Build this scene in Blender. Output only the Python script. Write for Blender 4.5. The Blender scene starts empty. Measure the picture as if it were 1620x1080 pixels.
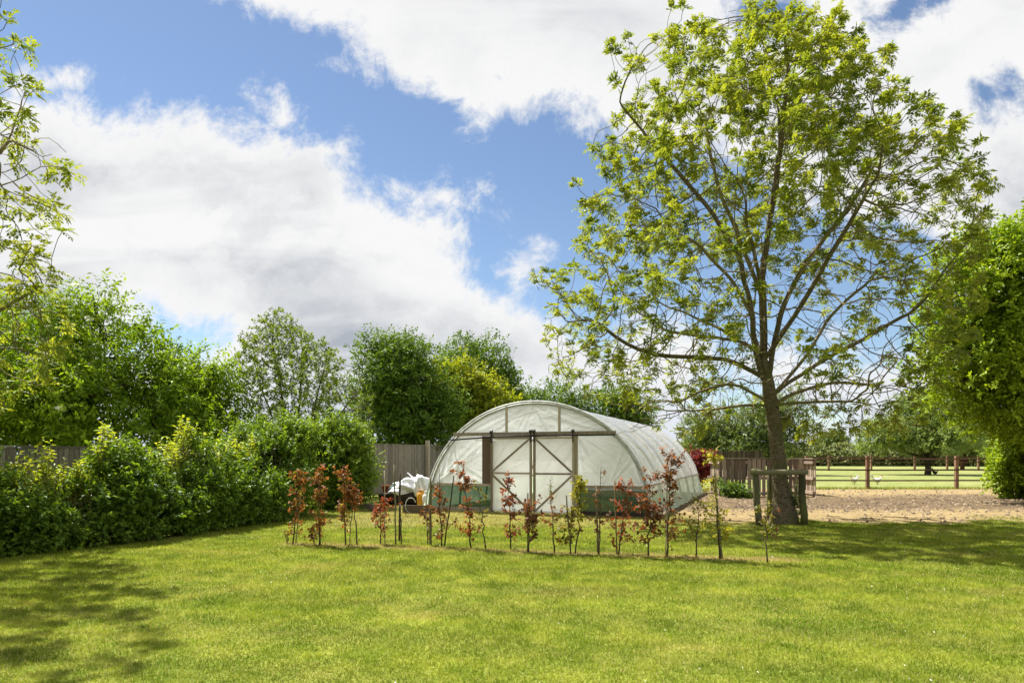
import bpy, math, random
import numpy as np
from mathutils import Vector, Matrix, kdtree
R = math.radians
S = bpy.context.scene
COL = S.collection
CAM_Z = 1.43
# ---------------------------------------------------------------- camera
cam_d = bpy.data.cameras.new('camera'); cam = bpy.data.objects.new('camera', cam_d); COL.objects.link(cam)
cam.location = (0, 0, CAM_Z); cam.rotation_euler = (R(90), 0, 0)
cam_d.lens = 24; cam_d.sensor_width = 36; cam_d.sensor_fit = 'HORIZONTAL'
cam_d.shift_y = 180 / 1620
cam_d.clip_start = 0.1; cam_d.clip_end = 6000
S.camera = cam
# ---------------------------------------------------------------- light constants
SUN_EL = R(57); SUN_DIR = Vector((-0.72, 0.69, 0)).normalized()
SUN_STRENGTH = 4.6; SKY_STRENGTH = 0.050; EXPOSURE = 1.45
S.view_settings.view_transform = 'Standard'; S.view_settings.look = 'None'
S.view_settings.exposure = EXPOSURE; S.view_settings.gamma = 1
S.cycles.max_bounces = 8; S.cycles.diffuse_bounces = 3; S.cycles.glossy_bounces = 2
S.cycles.transmission_bounces = 6; S.cycles.transparent_max_bounces = 10
S.cycles.sample_clamp_indirect = 6.0; S.cycles.caustics_reflective = False; S.cycles.caustics_refractive = False


class NT:
    """small wrapper over a node tree"""
    def __init__(s, nt): s.nt = nt; nt.nodes.clear()
    def n(s, t, **kw):
        o = s.nt.nodes.new(t)
        for k, v in kw.items(): setattr(o, k, v)
        return o
    def put(s, sock, v):
        if isinstance(v, bpy.types.NodeSocket): s.nt.links.new(v, sock)
        elif v is not None:
            if hasattr(sock.default_value, '__len__') and not hasattr(v, '__len__'): v = [v] * len(sock.default_value)
            if hasattr(v, '__len__') and len(sock.default_value) == 4 and len(v) == 3: v = list(v) + [1]
            sock.default_value = v
    def m(s, op, a, b=None, c=None, clamp=False):
        o = s.n('ShaderNodeMath', operation=op); o.use_clamp = clamp
        s.put(o.inputs[0], a); s.put(o.inputs[1], b)
        if c is not None: s.put(o.inputs[2], c)
        return o.outputs[0]
    def vm(s, op, a, b=None):
        o = s.n('ShaderNodeVectorMath', operation=op); s.put(o.inputs[0], a)
        if b is not None: s.put(o.inputs[1], b)
        return o.outputs['Value'] if op in ('LENGTH', 'DOT_PRODUCT', 'DISTANCE') else o.outputs[0]
    def mix(s, f, a, b, blend='MIX'):
        o = s.n('ShaderNodeMix', data_type='RGBA', blend_type=blend)
        s.put(o.inputs[0], f); s.put(o.inputs[6], a); s.put(o.inputs[7], b); return o.outputs[2]
    def noise(s, vec, scale, detail=4, rough=.55, dist=0, color=False):
        o = s.n('ShaderNodeTexNoise'); s.put(o.inputs['Vector'], vec)
        o.inputs['Scale'].default_value = scale; o.inputs['Detail'].default_value = detail
        o.inputs['Roughness'].default_value = rough; o.inputs['Distortion'].default_value = dist
        return o.outputs[1 if color else 0]
    def ramp(s, v, lo, hi, a=0., b=1., smooth=True):
        o = s.n('ShaderNodeMapRange', interpolation_type='SMOOTHSTEP' if smooth else 'LINEAR')
        s.put(o.inputs[0], v); s.put(o.inputs[1], lo); s.put(o.inputs[2], hi); s.put(o.inputs[3], a); s.put(o.inputs[4], b)
        return o.outputs[0]
    def sep(s, v):
        o = s.n('ShaderNodeSeparateXYZ'); s.put(o.inputs[0], v); return o.outputs
    def comb(s, x, y, z):
        o = s.n('ShaderNodeCombineXYZ'); s.put(o.inputs[0], x); s.put(o.inputs[1], y); s.put(o.inputs[2], z); return o.outputs[0]
    def scale(s, v, k):
        return s.vm('MULTIPLY', v, k)


# ---------------------------------------------------------------- world: physical sky with a procedural cloud deck
W = bpy.data.worlds.new('World'); S.world = W; W.use_nodes = True
w = NT(W.node_tree)
sky = w.n('ShaderNodeTexSky'); sky.sky_type = 'NISHITA'; sky.sun_disc = False
sky.sun_elevation = SUN_EL; sky.sun_rotation = math.atan2(SUN_DIR.x, SUN_DIR.y)
sky.air_density = 1.05; sky.dust_density = 0.35; sky.ozone_density = 1.6; sky.altitude = 1100
d = w.vm('NORMALIZE', w.n('ShaderNodeTexCoord').outputs['Generated'])
dx, dy, dz = w.sep(d)
ay = w.m('MAXIMUM', w.m('ABSOLUTE', dy), 0.12)
u = w.m('DIVIDE', dx, ay); v = w.m('DIVIDE', w.m('MAXIMUM', dz, 0.0), ay)
uv = w.comb(u, v, 0)
# billows: warp the lookup, then measure the distance to the openings of blue sky
warp = w.noise(uv, 3.2, 7, .62, color=True)
fine = w.noise(uv, 9.0, 9, .70, .25)
wo = w.vm('MULTIPLY', w.vm('SUBTRACT', warp, (.5, .5, .5)), (.26, .19, 0))
p = w.vm('ADD', uv, wo)
def capsule(a, b, r):
    ax, ay_ = (a[0] - 810) / 1080, (720 - a[1]) / 1080
    bx, by = (b[0] - 810) / 1080, (720 - b[1]) / 1080
    ba = (bx - ax, by - ay_, 0); l2 = max(ba[0] ** 2 + ba[1] ** 2, 1e-6)
    pa = w.vm('SUBTRACT', p, (ax, ay_, 0))
    h = w.m('DIVIDE', w.vm('DOT_PRODUCT', pa, ba), l2, clamp=True)
    o = w.n('ShaderNodeVectorMath', operation='SCALE'); o.inputs[0].default_value = ba; w.put(o.inputs['Scale'], h)
    return w.m('SUBTRACT', w.vm('LENGTH', w.vm('SUBTRACT', pa, o.outputs[0])), r / 1080)
holes = [((-200, -40), (200, 40), 150), ((200, 40), (440, 120), 105), ((440, 120), (640, 232), 70), ((640, 240), (840, 320), 92),
         ((840, 320), (1060, 400), 150), ((1060, 420), (1420, 470), 105), ((1190, -10), (1245, 5), 30), ((1470, -20), (1400, 20), 22),
         ((1590, 165), (1625, 160), 24), ((235, 527), (320, 520), 22), ((1300, 660), (1340, 660), 18), ((1130, 600), (1200, 640), 34)]
dist = None
for h_ in holes:
    c_ = capsule(*h_); dist = c_ if dist is None else w.m('MINIMUM', dist, c_)
# a few stray puffs inside the blue
def puff(c, r, sq=1.6):
    q = w.vm('MULTIPLY', w.vm('SUBTRACT', p, ((c[0] - 810) / 1080, (720 - c[1]) / 1080, 0)), (1 / sq, 1, 0))
    return w.m('SUBTRACT', r / 1080, w.vm('LENGTH', q))
for c, r, q in [((105, 140), 30, 1.9), ((420, 192), 34, 1.1), ((330, 205), 14, 1.0), ((235, 180), 10, 1), ((700, 330), 26, 1.9), ((500, 245), 20, 1.4), ((830, 440), 26, 1.3), ((1010, 560), 60, 2.2)]:
    dist = w.m('MAXIMUM', dist, puff(c, r, q))
fd = w.m('MULTIPLY', w.m('SUBTRACT', fine, .5), .22)
cov = w.ramp(w.m('ADD', dist, fd), -.022, .034)
# cloud shading: lit rims, greyer flat undersides in soft horizontal bands
band = w.noise(w.comb(w.m('MULTIPLY', u, 1.5), w.m('MULTIPLY', v, 6.5), 3.7), 1.25, 5, .5, .5)
lump = w.noise(w.vm('ADD', w.vm('MULTIPLY', p, (1, 1.9, 0)), (0, 0, 8.1)), 4.2, 7, .62)
deep = w.m('MULTIPLY', w.ramp(v, .44, .62, 1., .40), 1); deep = w.m('MULTIPLY', deep, w.ramp(w.m('ADD', dist, w.m('MULTIPLY', fd, .8)), .02, .20))
grey = w.m('MULTIPLY', deep, w.ramp(band, .38, .57))
grey = w.m('ADD', w.m('MULTIPLY', grey, .72), w.m('MULTIPLY', w.m('MULTIPLY', w.ramp(lump, .44, .70), w.m('MULTIPLY', w.ramp(dist, -.01, .10), w.ramp(v, .44, .62, 1., .5))), .42), clamp=True)
ccol = w.mix(grey, (1.0, 1.0, 1.0), (.47, .505, .57))
hz = w.ramp(dz, 0, .16)
ccol = w.mix(hz, (.80, .86, .95), ccol)
bg1 = w.n('ShaderNodeBackground'); w.put(bg1.inputs[0], sky.outputs[0]); bg1.inputs[1].default_value = SKY_STRENGTH
bg2 = w.n('ShaderNodeBackground'); w.put(bg2.inputs[0], ccol); bg2.inputs[1].default_value = .345
mx = w.n('ShaderNodeMixShader'); w.put(mx.inputs[0], cov)
w.nt.links.new(bg1.outputs[0], mx.inputs[1]); w.nt.links.new(bg2.outputs[0], mx.inputs[2])
w.nt.links.new(mx.outputs[0], w.n('ShaderNodeOutputWorld').inputs[0])
# ---------------------------------------------------------------- sun
sd = bpy.data.lights.new('sun', 'SUN'); sd.energy = SUN_STRENGTH; sd.angle = R(.53); sd.color = (1, .955, .88)
sun = bpy.data.objects.new('sun', sd); COL.objects.link(sun)
to_sun = SUN_DIR * math.cos(SUN_EL) + Vector((0, 0, math.sin(SUN_EL)))
sun.rotation_euler = to_sun.to_track_quat('Z', 'Y').to_euler(); sun.location = to_sun * 60


# ================================================================ helpers
def px(x, y, Y):
    """the world point at depth Y behind a spot of the picture"""
    return np.array(((x - 810) / 1080 * Y, Y, CAM_Z + (720 - y) / 1080 * Y))

def gx(x, y):
    """the ground point behind a spot of the picture"""
    Y = CAM_Z * 1080 / (y - 720); return np.array(((x - 810) / 1080 * Y, Y, 0.))

def tag(o, label=None, cat=None, group=None, kind=None):
    if label: o['label'] = label
    if cat: o['category'] = cat
    if group: o['group'] = group
    if kind: o['kind'] = kind
    return o

def empty(name, loc, rz=0, **kw):
    o = bpy.data.objects.new(name, None); COL.objects.link(o); o.location = loc; o.rotation_euler = (0, 0, rz)
    o.empty_display_size = .2
    return tag(o, **kw)

def link(name, me, mat, parent=None):
    o = bpy.data.objects.new(name, me); COL.objects.link(o)
    for m_ in (mat if isinstance(mat, (list, tuple)) else [mat]): me.materials.append(m_)
    if parent: o.parent = parent
    return o

def np_mesh(name, V, F, tint=None, smooth=False):
    V = np.asarray(V, np.float32); F = np.asarray(F, np.int32); k = F.shape[1]
    me = bpy.data.meshes.new(name)
    me.vertices.add(len(V)); me.vertices.foreach_set('co', V.ravel())
    me.loops.add(F.size); me.loops.foreach_set('vertex_index', F.ravel())
    me.polygons.add(len(F)); me.polygons.foreach_set('loop_start', np.arange(0, F.size, k, dtype=np.int32))
    if smooth: me.polygons.foreach_set('use_smooth', np.ones(len(F), bool))
    if tint is not None:
        a = me.attributes.new('tint', 'FLOAT', 'POINT'); a.data.foreach_set('value', np.asarray(tint, np.float32))
    me.update(calc_edges=True); return me


class MB:
    """collects boxes, bars, tubes and lathes of one part"""
    def __init__(s, seed=0): s.V = []; s.F = []; s.T = []; s.n = 0; s.rng = np.random.default_rng(abs(int(seed)))
    def add(s, V, F, t=None):
        V = [tuple(a) for a in V]; t = s.rng.random() if t is None else t
        s.V += V; s.F += [tuple(i + s.n for i in f) for f in F]; s.T += [t] * len(V); s.n += len(V); return s
    def frame(s, o, ex, ey, ez, t=None, bev=.0):
        o, ex, ey, ez = map(np.asarray, (o, ex, ey, ez)); V = []
        for k in (-.5, .5):
            for j, i in ((-.5, -.5), (-.5, .5), (.5, .5), (.5, -.5)): V.append(o + ex * i + ey * j + ez * k)
        return s.add(V, [(3, 2, 1, 0), (4, 5, 6, 7), (0, 1, 5, 4), (1, 2, 6, 5), (2, 3, 7, 6), (3, 0, 4, 7)], t)
    def box(s, c, sz, rz=0, t=None):
        c_, s_ = math.cos(rz), math.sin(rz)
        return s.frame(c, (sz[0] * c_, sz[0] * s_, 0), (-sz[1] * s_, sz[1] * c_, 0), (0, 0, sz[2]), t)
    def bar(s, a, b, wd, th, up=(0, 1, 0), t=None):
        a, b = np.asarray(a, float), np.asarray(b, float); dv = b - a; L = np.linalg.norm(dv); dn = dv / L
        sd_ = np.cross(dn, np.asarray(up, float)); sd_ /= max(np.linalg.norm(sd_), 1e-6); u_ = np.cross(sd_, dn)
        return s.frame((a + b) / 2, sd_ * wd, u_ * th, dv, t)
    def tube(s, P, rad, n=8, t=None, cap=True):
        V, F = tube_arrays(np.asarray(P, float), np.broadcast_to(np.asarray(rad, float), (len(P),)), n)
        F = [tuple(f) for f in F]
        if cap: F += [tuple(range(n))[::-1], tuple(range(len(V) - n, len(V)))]
        return s.add(V, F, t)
    def lathe(s, c, prof, n=16, t=None, sq=(1, 1)):
        V = []; F = []
        for r_, z_ in prof:
            for i in range(n): a = 2 * math.pi * i / n; V.append((c[0] + r_ * sq[0] * math.cos(a), c[1] + r_ * sq[1] * math.sin(a), c[2] + z_))
        for k in range(len(prof) - 1):
            for i in range(n): j = (i + 1) % n; F.append((k * n + i, k * n + j, k * n + n + j, k * n + n + i))
        F += [tuple(range(n))[::-1], tuple(range(len(V) - n, len(V)))]
        return s.add(V, F, t)
    def build(s, name, mat, parent=None, smooth=False, bevel=0):
        me = bpy.data.meshes.new(name); me.from_pydata(s.V, [], s.F)
        a = me.attributes.new('tint', 'FLOAT', 'POINT'); a.data.foreach_set('value', np.asarray(s.T, np.float32))
        if smooth: me.polygons.foreach_set('use_smooth', np.ones(len(me.polygons), bool))
        me.update(); o = link(name, me, mat, parent)
        if bevel: b = o.modifiers.new('soft edge', 'BEVEL'); b.width = bevel; b.segments = 2; b.limit_method = 'ANGLE'
        return o

def tube_arrays(P, rad, n):
    m_ = len(P); T = np.gradient(P, axis=0); T /= np.maximum(np.linalg.norm(T, axis=1, keepdims=True), 1e-9)
    ref = np.array((0.31, 0.95, 0.05)) if abs(T[0] @ np.array((0.31, 0.95, 0.05))) < .9 else np.array((1., 0, 0))
    U = []; uprev = ref
    for i in range(m_):
        u_ = uprev - T[i] * (uprev @ T[i]); u_ /= max(np.linalg.norm(u_), 1e-9); U.append(u_); uprev = u_
    U = np.array(U); B = np.cross(T, U)
    a = np.arange(n) * 2 * math.pi / n
    V = P[:, None] + rad[:, None, None] * (U[:, None] * np.cos(a)[None, :, None] + B[:, None] * np.sin(a)[None, :, None])
    i = np.arange(m_ - 1)[:, None] * n; j = np.arange(n)[None]; j2 = (j + 1) % n
    F = np.stack((i + j, i + j2, i + n + j2, i + n + j), -1).reshape(-1, 4)
    return V.reshape(-1, 3), F

def unit(v): return v / np.maximum(np.linalg.norm(v, axis=-1, keepdims=True), 1e-9)

def leaf_arrays(rng, P, D, N, L, Wd, tint, droop=.12, fold=.12):
    """one folded leaf blade (two triangles) per row"""
    D = unit(D); N = unit(N - D * np.sum(N * D, 1, keepdims=True)); B = np.cross(D, N)
    L = np.broadcast_to(np.asarray(L, float), (len(P),))[:, None]; Wd = np.broadcast_to(np.asarray(Wd, float), (len(P),))[:, None]
    V = np.empty((len(P), 4, 3)); mid = P + D * L * .48 + N * fold * Wd
    V[:, 0] = P; V[:, 1] = mid + B * Wd / 2; V[:, 2] = P + D * L - N * droop * L; V[:, 3] = mid - B * Wd / 2
    b = np.arange(len(P))[:, None] * 4
    F = np.concatenate((b + np.array((0, 1, 2)), b + np.array((0, 2, 3))), 0)
    return V.reshape(-1, 3), F, np.repeat(tint, 4)


# ================================================================ materials
def new_mat(name):
    m_ = bpy.data.materials.new(name); m_.use_nodes = True; t = NT(m_.node_tree)
    t.out = t.n('ShaderNodeOutputMaterial'); return m_, t
def principled(t, col, rough=.8, bump=None, bstr=.3, bdist=.01, spec=.3, **kw):
    b = t.n('ShaderNodeBsdfPrincipled'); t.put(b.inputs['Base Color'], col); t.put(b.inputs['Roughness'], rough)
    t.put(b.inputs['Specular IOR Level'], spec)
    for k, v_ in kw.items(): t.put(b.inputs[k.replace('_', ' ')], v_)
    if bump is not None:
        bm_ = t.n('ShaderNodeBump'); bm_.inputs['Strength'].default_value = bstr; bm_.inputs['Distance'].default_value = bdist
        t.put(bm_.inputs['Height'], bump); t.nt.links.new(bm_.outputs[0], b.inputs['Normal'])
    t.nt.links.new(b.outputs[0], t.out.inputs[0]); return b
def leaf_mat(name, dark, light, trans=.45, tcol=(1.25, 1.2, .55), gloss=.25):
    m_, t = new_mat(name)
    f = t.n('ShaderNodeAttribute', attribute_name='tint').outputs['Fac']
    c = t.mix(f, dark, light)
    di = t.n('ShaderNodeBsdfDiffuse'); t.put(di.inputs[0], c)
    tr = t.n('ShaderNodeBsdfTranslucent'); t.put(tr.inputs[0], t.mix(1, c, tcol, 'MULTIPLY'))
    a = t.n('ShaderNodeMixShader'); a.inputs[0].default_value = trans
    t.nt.links.new(di.outputs[0], a.inputs[1]); t.nt.links.new(tr.outputs[0], a.inputs[2])
    g = t.n('ShaderNodeBsdfGlossy'); g.inputs['Roughness'].default_value = .52; g.inputs[0].default_value = (.9, .95, 1, 1)
    fr = t.n('ShaderNodeFresnel'); fr.inputs[0].default_value = 1.38
    mx_ = t.n('ShaderNodeMixShader'); t.put(mx_.inputs[0], t.m('MULTIPLY', t.m('MINIMUM', fr.outputs[0], .22), gloss))
    t.nt.links.new(a.outputs[0], mx_.inputs[1]); t.nt.links.new(g.outputs[0], mx_.inputs[2])
    t.nt.links.new(mx_.outputs[0], t.out.inputs[0]); return m_
def pos(t): return t.n('ShaderNodeNewGeometry').outputs['Position']
def obj(t): return t.n('ShaderNodeTexCoord').outputs['Object']

def wood_mat(name, dark, light, along=(14, 14, 1.2), rough=.85, moss=None):
    m_, t = new_mat(name); o = obj(t)
    tint = t.n('ShaderNodeAttribute', attribute_name='tint').outputs['Fac']
    g = t.noise(t.vm('MULTIPLY', o, along), 4, 6, .65, .6); big = t.noise(o, 1.1, 4, .6)
    f = t.m('ADD', t.m('MULTIPLY', g, .75), t.m('MULTIPLY', t.m('SUBTRACT', tint, .5), .55))
    c = t.mix(t.ramp(f, .15, .75), dark, light)
    if moss: c = t.mix(t.m('MULTIPLY', t.ramp(big, .42, .66), .75), c, moss)
    principled(t, c, rough, g, .5, .006, .2); return m_

M = {}
M['ash_leaf'] = leaf_mat('ash leaf', (0.09, 0.152, 0.016), (0.33, 0.358, 0.04), .50)
M['ash_leaf_young'] = leaf_mat('young ash leaf', (.085, .125, .015), (.300, .300, .035), .50)
M['elder_leaf'] = leaf_mat('elder leaf', (0.105, 0.195, 0.01), (0.27, 0.38, 0.022), .42)
M['elder_dark'] = leaf_mat('dark elder leaf', (0.055, 0.115, 0.012), (0.165, 0.255, 0.024), .32)
M['maple_leaf'] = leaf_mat('field maple leaf', (0.15, 0.21, 0.012), (0.34, 0.36, 0.026), .45)
M['willow_leaf'] = leaf_mat('willow leaf', (0.095, 0.15, 0.016), (0.225, 0.29, 0.034), .42)
M['grey_leaf'] = leaf_mat('hawthorn leaf', (0.085, 0.13, 0.034), (0.19, 0.24, 0.07), .35)
M['apple_leaf'] = leaf_mat('apple leaf', (0.115, 0.18, 0.04), (0.28, 0.35, 0.095), .40)
M['hornbeam_leaf'] = leaf_mat('hornbeam leaf', (0.125, 0.215, 0.01), (0.32, 0.415, 0.02), .45)
M['hedge_leaf'] = leaf_mat('hedge leaf', (0.055, 0.122, 0.012), (0.185, 0.275, 0.022), .45, gloss=.32)
M['shoot_leaf'] = leaf_mat('young shoot leaf', (0.21, 0.3, 0.022), (0.42, 0.44, 0.034), .50, gloss=.4)
M['far_leaf'] = leaf_mat('distant hedge leaf', (0.11, 0.15, 0.05), (0.25, 0.265, 0.09), .3)
M['copper_leaf'] = leaf_mat('copper beech leaf', (0.13, 0.052, 0.016), (0.43, 0.21, 0.062), .40, (1.3, .85, .55), .22)
M['brown_leaf'] = leaf_mat('dark copper leaf', (0.08, 0.042, 0.02), (0.26, 0.14, 0.055), .35, (1.4, .8, .5), .22)
M['red_leaf'] = leaf_mat('wine red leaf', (0.13, 0.046, 0.021), (0.34, 0.145, 0.055), .42, (1.4, .6, .5), .22)
M['wine_leaf'] = leaf_mat('wine red shrub leaf', (.100, .022, .020), (.250, .060, .045), .38, (1.4, .6, .5), .2)
M['olive_leaf'] = leaf_mat('olive green leaf', (.110, .115, .020), (.300, .250, .050), .42)
M['yellow_leaf'] = leaf_mat('yellow green leaf', (.220, .230, .020), (.430, .380, .040), .45)

def bark_mat(name, dark, light, moss=None, ring=True, scale=1.):
    m_, t = new_mat(name); o = obj(t)
    ridges = t.noise(t.vm('MULTIPLY', o, (9 * scale, 9 * scale, 16 * scale) if ring else (16 * scale, 16 * scale, 3 * scale)), 1.5, 7, .65, .8)
    fine_ = t.noise(o, 34 * scale, 4, .6)
    f = t.m('ADD', t.m('MULTIPLY', ridges, .7), t.m('MULTIPLY', fine_, .3))
    c = t.mix(t.ramp(f, .34, .66), dark, light)
    if moss: c = t.mix(t.m('MULTIPLY', t.ramp(t.noise(o, 1.9, 5, .6), .46, .66), .8), c, moss)
    principled(t, c, .9, f, .9, .03, .15); return m_
M['ash_bark'] = bark_mat('ash bark', (.050, .038, .024), (.190, .150, .095), (.085, .085, .028))
M['twig'] = bark_mat('twig bark', (.100, .080, .040), (.260, .215, .115), (.150, .140, .045), ring=False)
M['dark_bark'] = bark_mat('dark bark', (.035, .027, .018), (.120, .095, .062), ring=False)
M['rust_bark'] = bark_mat('reddish bark', (.080, .035, .020), (.200, .095, .055), ring=False)
M['fence_wood'] = wood_mat('weathered fence boards', (.120, .104, .088), (.360, .325, .280))
M['pallet_wood'] = wood_mat('weathered pallet boards', (.130, .095, .068), (.370, .290, .220))
M['frame_wood'] = wood_mat('weathered frame timber', (.190, .150, .105), (.470, .400, .310))
M['rail_wood'] = wood_mat('brown treated rails', (.055, .036, .024), (.150, .102, .070))
M['post_wood'] = wood_mat('rusty brown posts', (.120, .064, .040), (.280, .165, .105))
M['mossy_wood'] = wood_mat('mossy guard timber', (.060, .055, .030), (.200, .180, .105), moss=(.115, .125, .030))
M['cane'] = wood_mat('garden cane', (.170, .130, .075), (.400, .330, .215))
M['dark_stake'] = wood_mat('dark stake', (.040, .030, .020), (.120, .090, .060))

def simple(name, c, rough=.6, n=8, var=.25, metal=0, **kw):
    m_, t = new_mat(name); f = t.noise(obj(t), n, 5, .6)
    lo = [a * (1 - var) for a in c]; hi = [min(1, a * (1 + var)) for a in c]
    principled(t, t.mix(t.ramp(f, .3, .7), lo, hi), rough, f, .25, .01, Metallic=metal, **kw); return m_
M['black'] = simple('black hanger steel', (.022, .020, .020), .5)
M['steel'] = simple('galvanised tube', (.40, .41, .42), .42, metal=.7)
M['white_sack'] = simple('white woven sack', (.66, .67, .68), .55, 5, .12)
M['terracotta'] = simple('terracotta', (.30, .105, .055), .8)
M['orange_plastic'] = simple('yellow plastic', (.62, .30, .030), .4, 4, .15)
M['white_plastic'] = simple('white plastic', (.74, .74, .72), .4, 4, .08)
M['teal_sack'] = simple('green plastic sack', (.045, .170, .110), .5)
M['hose'] = simple('pale hose', (.42, .43, .38), .5)
M['dark_soil'] = simple('dark compost', (.045, .034, .024), .95, 30, .5)
M['brown_ply'] = wood_mat('brown board', (.120, .085, .060), (.260, .200, .150))
M['hen_white'] = simple('white feathers', (.70, .66, .58), .8, 12, .12)
M['hen_dark'] = simple('dark feathers', (.030, .024, .022), .7, 12, .3)
M['comb'] = simple('red comb', (.45, .03, .03), .6)
M['beak'] = simple('horn yellow', (.45, .28, .06), .6)

# polythene: a thin, milky, slightly glossy film
def film(name, col, clear=.16, trans=.62, dirt=.25, dirtcol=(.45, .42, .34), fold=1.0, st=(1.3, 1.3, .55), gloss=.75):
    m_, t = new_mat(name); o = obj(t)
    stain = t.ramp(t.noise(t.vm('MULTIPLY', o, st), 1.7, 6, .62, .3), .42, .72)
    c = t.mix(t.m('MULTIPLY', stain, dirt), col, dirtcol)
    wr = t.noise(t.vm('MULTIPLY', o, (1, .7, 1)), 2.4, 5, .55, 1.4)
    b = t.n('ShaderNodeBump'); b.inputs['Strength'].default_value = .55 * fold; b.inputs['Distance'].default_value = .12; t.put(b.inputs['Height'], wr)
    di = t.n('ShaderNodeBsdfDiffuse'); t.put(di.inputs[0], c); tr = t.n('ShaderNodeBsdfTranslucent'); t.put(tr.inputs[0], c)
    for q in (di, tr): t.nt.links.new(b.outputs[0], q.inputs['Normal'])
    a = t.n('ShaderNodeMixShader'); a.inputs[0].default_value = trans
    t.nt.links.new(di.outputs[0], a.inputs[1]); t.nt.links.new(tr.outputs[0], a.inputs[2])
    tp = t.n('ShaderNodeBsdfTransparent'); e = t.n('ShaderNodeMixShader'); e.inputs[0].default_value = clear
    t.nt.links.new(a.outputs[0], e.inputs[1]); t.nt.links.new(tp.outputs[0], e.inputs[2])
    g = t.n('ShaderNodeBsdfGlossy'); g.inputs['Roughness'].default_value = .22; t.nt.links.new(b.outputs[0], g.inputs['Normal'])
    fr = t.n('ShaderNodeFresnel'); fr.inputs[0].default_value = 1.45
    h = t.n('ShaderNodeMixShader'); t.put(h.inputs[0], t.m('MULTIPLY', fr.outputs[0], gloss))
    t.nt.links.new(e.outputs[0], h.inputs[1]); t.nt.links.new(g.outputs[0], h.inputs[2])
    t.nt.links.new(h.outputs[0], t.out.inputs[0]); return m_
M['film'] = film('polythene sheet', (.93, .97, 1.0), .10, .76, .18, (.60, .62, .60), .8)
M['cover_film'] = film('polythene cover', (.97, .98, .98), .17, .74, .35, (.56, .53, .44), 1.0, (.35, 3.2, .35))
M['film_edge'] = simple('grey polythene edge', (.50, .51, .52), .5)
M['door_film'] = film('polythene door sheet', (.95, .97, 1.0), .10, .76, .20, (.70, .66, .54), .4)
M['side_film'] = film('green stained polythene skirt', (.62, .78, .56), .24, .60, .7, (.38, .50, .26))
M['net'] = film('green shade netting', (.004, .080, .030), .12, .22, .6, (.008, .045, .022), .8, (1.3, 1.3, .9), .25)

# ================================================================ the setting: ground
rng0 = np.random.default_rng(5)
def vnoise(x, y, sc, seed=0):
    """smooth value noise used to vary how things grow"""
    r_ = np.random.default_rng(seed).random((64, 64)); x = np.asarray(x) * sc; y = np.asarray(y) * sc
    xi = np.floor(x).astype(int); yi = np.floor(y).astype(int); fx = x - xi; fy = y - yi
    fx = fx * fx * (3 - 2 * fx); fy = fy * fy * (3 - 2 * fy); g = lambda a, b: r_[a % 64, b % 64]
    return (g(xi, yi) * (1 - fx) + g(xi + 1, yi) * fx) * (1 - fy) + (g(xi, yi + 1) * (1 - fx) + g(xi + 1, yi + 1) * fx) * fy

def track_near(X):
    """the edge of the mown lawn: the bare earth and the worn grass begin behind it"""
    return 14.6 + .35 * np.sin(X * 1.3) + .25 * np.sin(X * 3.1 + 1) + .12 * np.sin(X * 9)

def lawn_nodes(t, blades=False):
    P_ = pos(t); sx, sy, sz = t.sep(P_)
    n1 = t.noise(P_, .55, 5, .6); n2 = t.noise(P_, 2.6, 5, .65, .3); n3 = t.noise(P_, 38, 3, .7)
    a = t.mix(t.ramp(n2, .30, .70), (.140, .192, .020), (.262, .292, .048))
    straw = t.m('MULTIPLY', t.ramp(t.noise(t.vm('MULTIPLY', P_, (.8, 1.5, 1)), .75, 7, .66, .5), .52, .72), .75)
    a = t.mix(straw, a, (.310, .275, .085))
    a = t.mix(t.m('MULTIPLY', t.ramp(n1, .52, .68), .7), a, (.092, .150, .012))
    mow = t.m('MULTIPLY', t.m('SINE', t.m('ADD', t.m('MULTIPLY', t.m('ADD', sy, t.m('MULTIPLY', sx, .28)), 5.6), t.m('MULTIPLY', n1, 3))), .075)
    a = t.mix(1, a, t.comb(t.m('ADD', 1, mow), t.m('ADD', 1, mow), 1), 'MULTIPLY')
    # dry worn strip before the tunnel and the mulch line under the saplings
    lat = t.m('ADD', sy, t.m('MULTIPLY', t.m('SUBTRACT', n2, .5), 3.2))
    inx = t.m('MULTIPLY', t.ramp(sx, -4.8, -3.2), t.ramp(sx, 6.2, 4.6))
    worn = t.m('MULTIPLY', t.m('MULTIPLY', t.ramp(lat, 12.9, 14.6), inx), .52)
    line = t.m('ABSOLUTE', t.m('SUBTRACT', t.m('ADD', sy, t.m('MULTIPLY', sx, .235)), 10.15))
    line = t.m('MULTIPLY', t.ramp(t.m('ADD', line, t.m('MULTIPLY', t.m('SUBTRACT', n2, .5), .9)), .34, .05), t.m('MULTIPLY', t.ramp(sx, -4.0, -3.4), t.ramp(sx, 4.2, 3.6)))
    worn = t.m('MAXIMUM', worn, t.m('MULTIPLY', line, .8))
    a = t.mix(worn, a, t.mix(n3, (.27, .205, .095), (.40, .315, .165)))
    return a, n3

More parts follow.
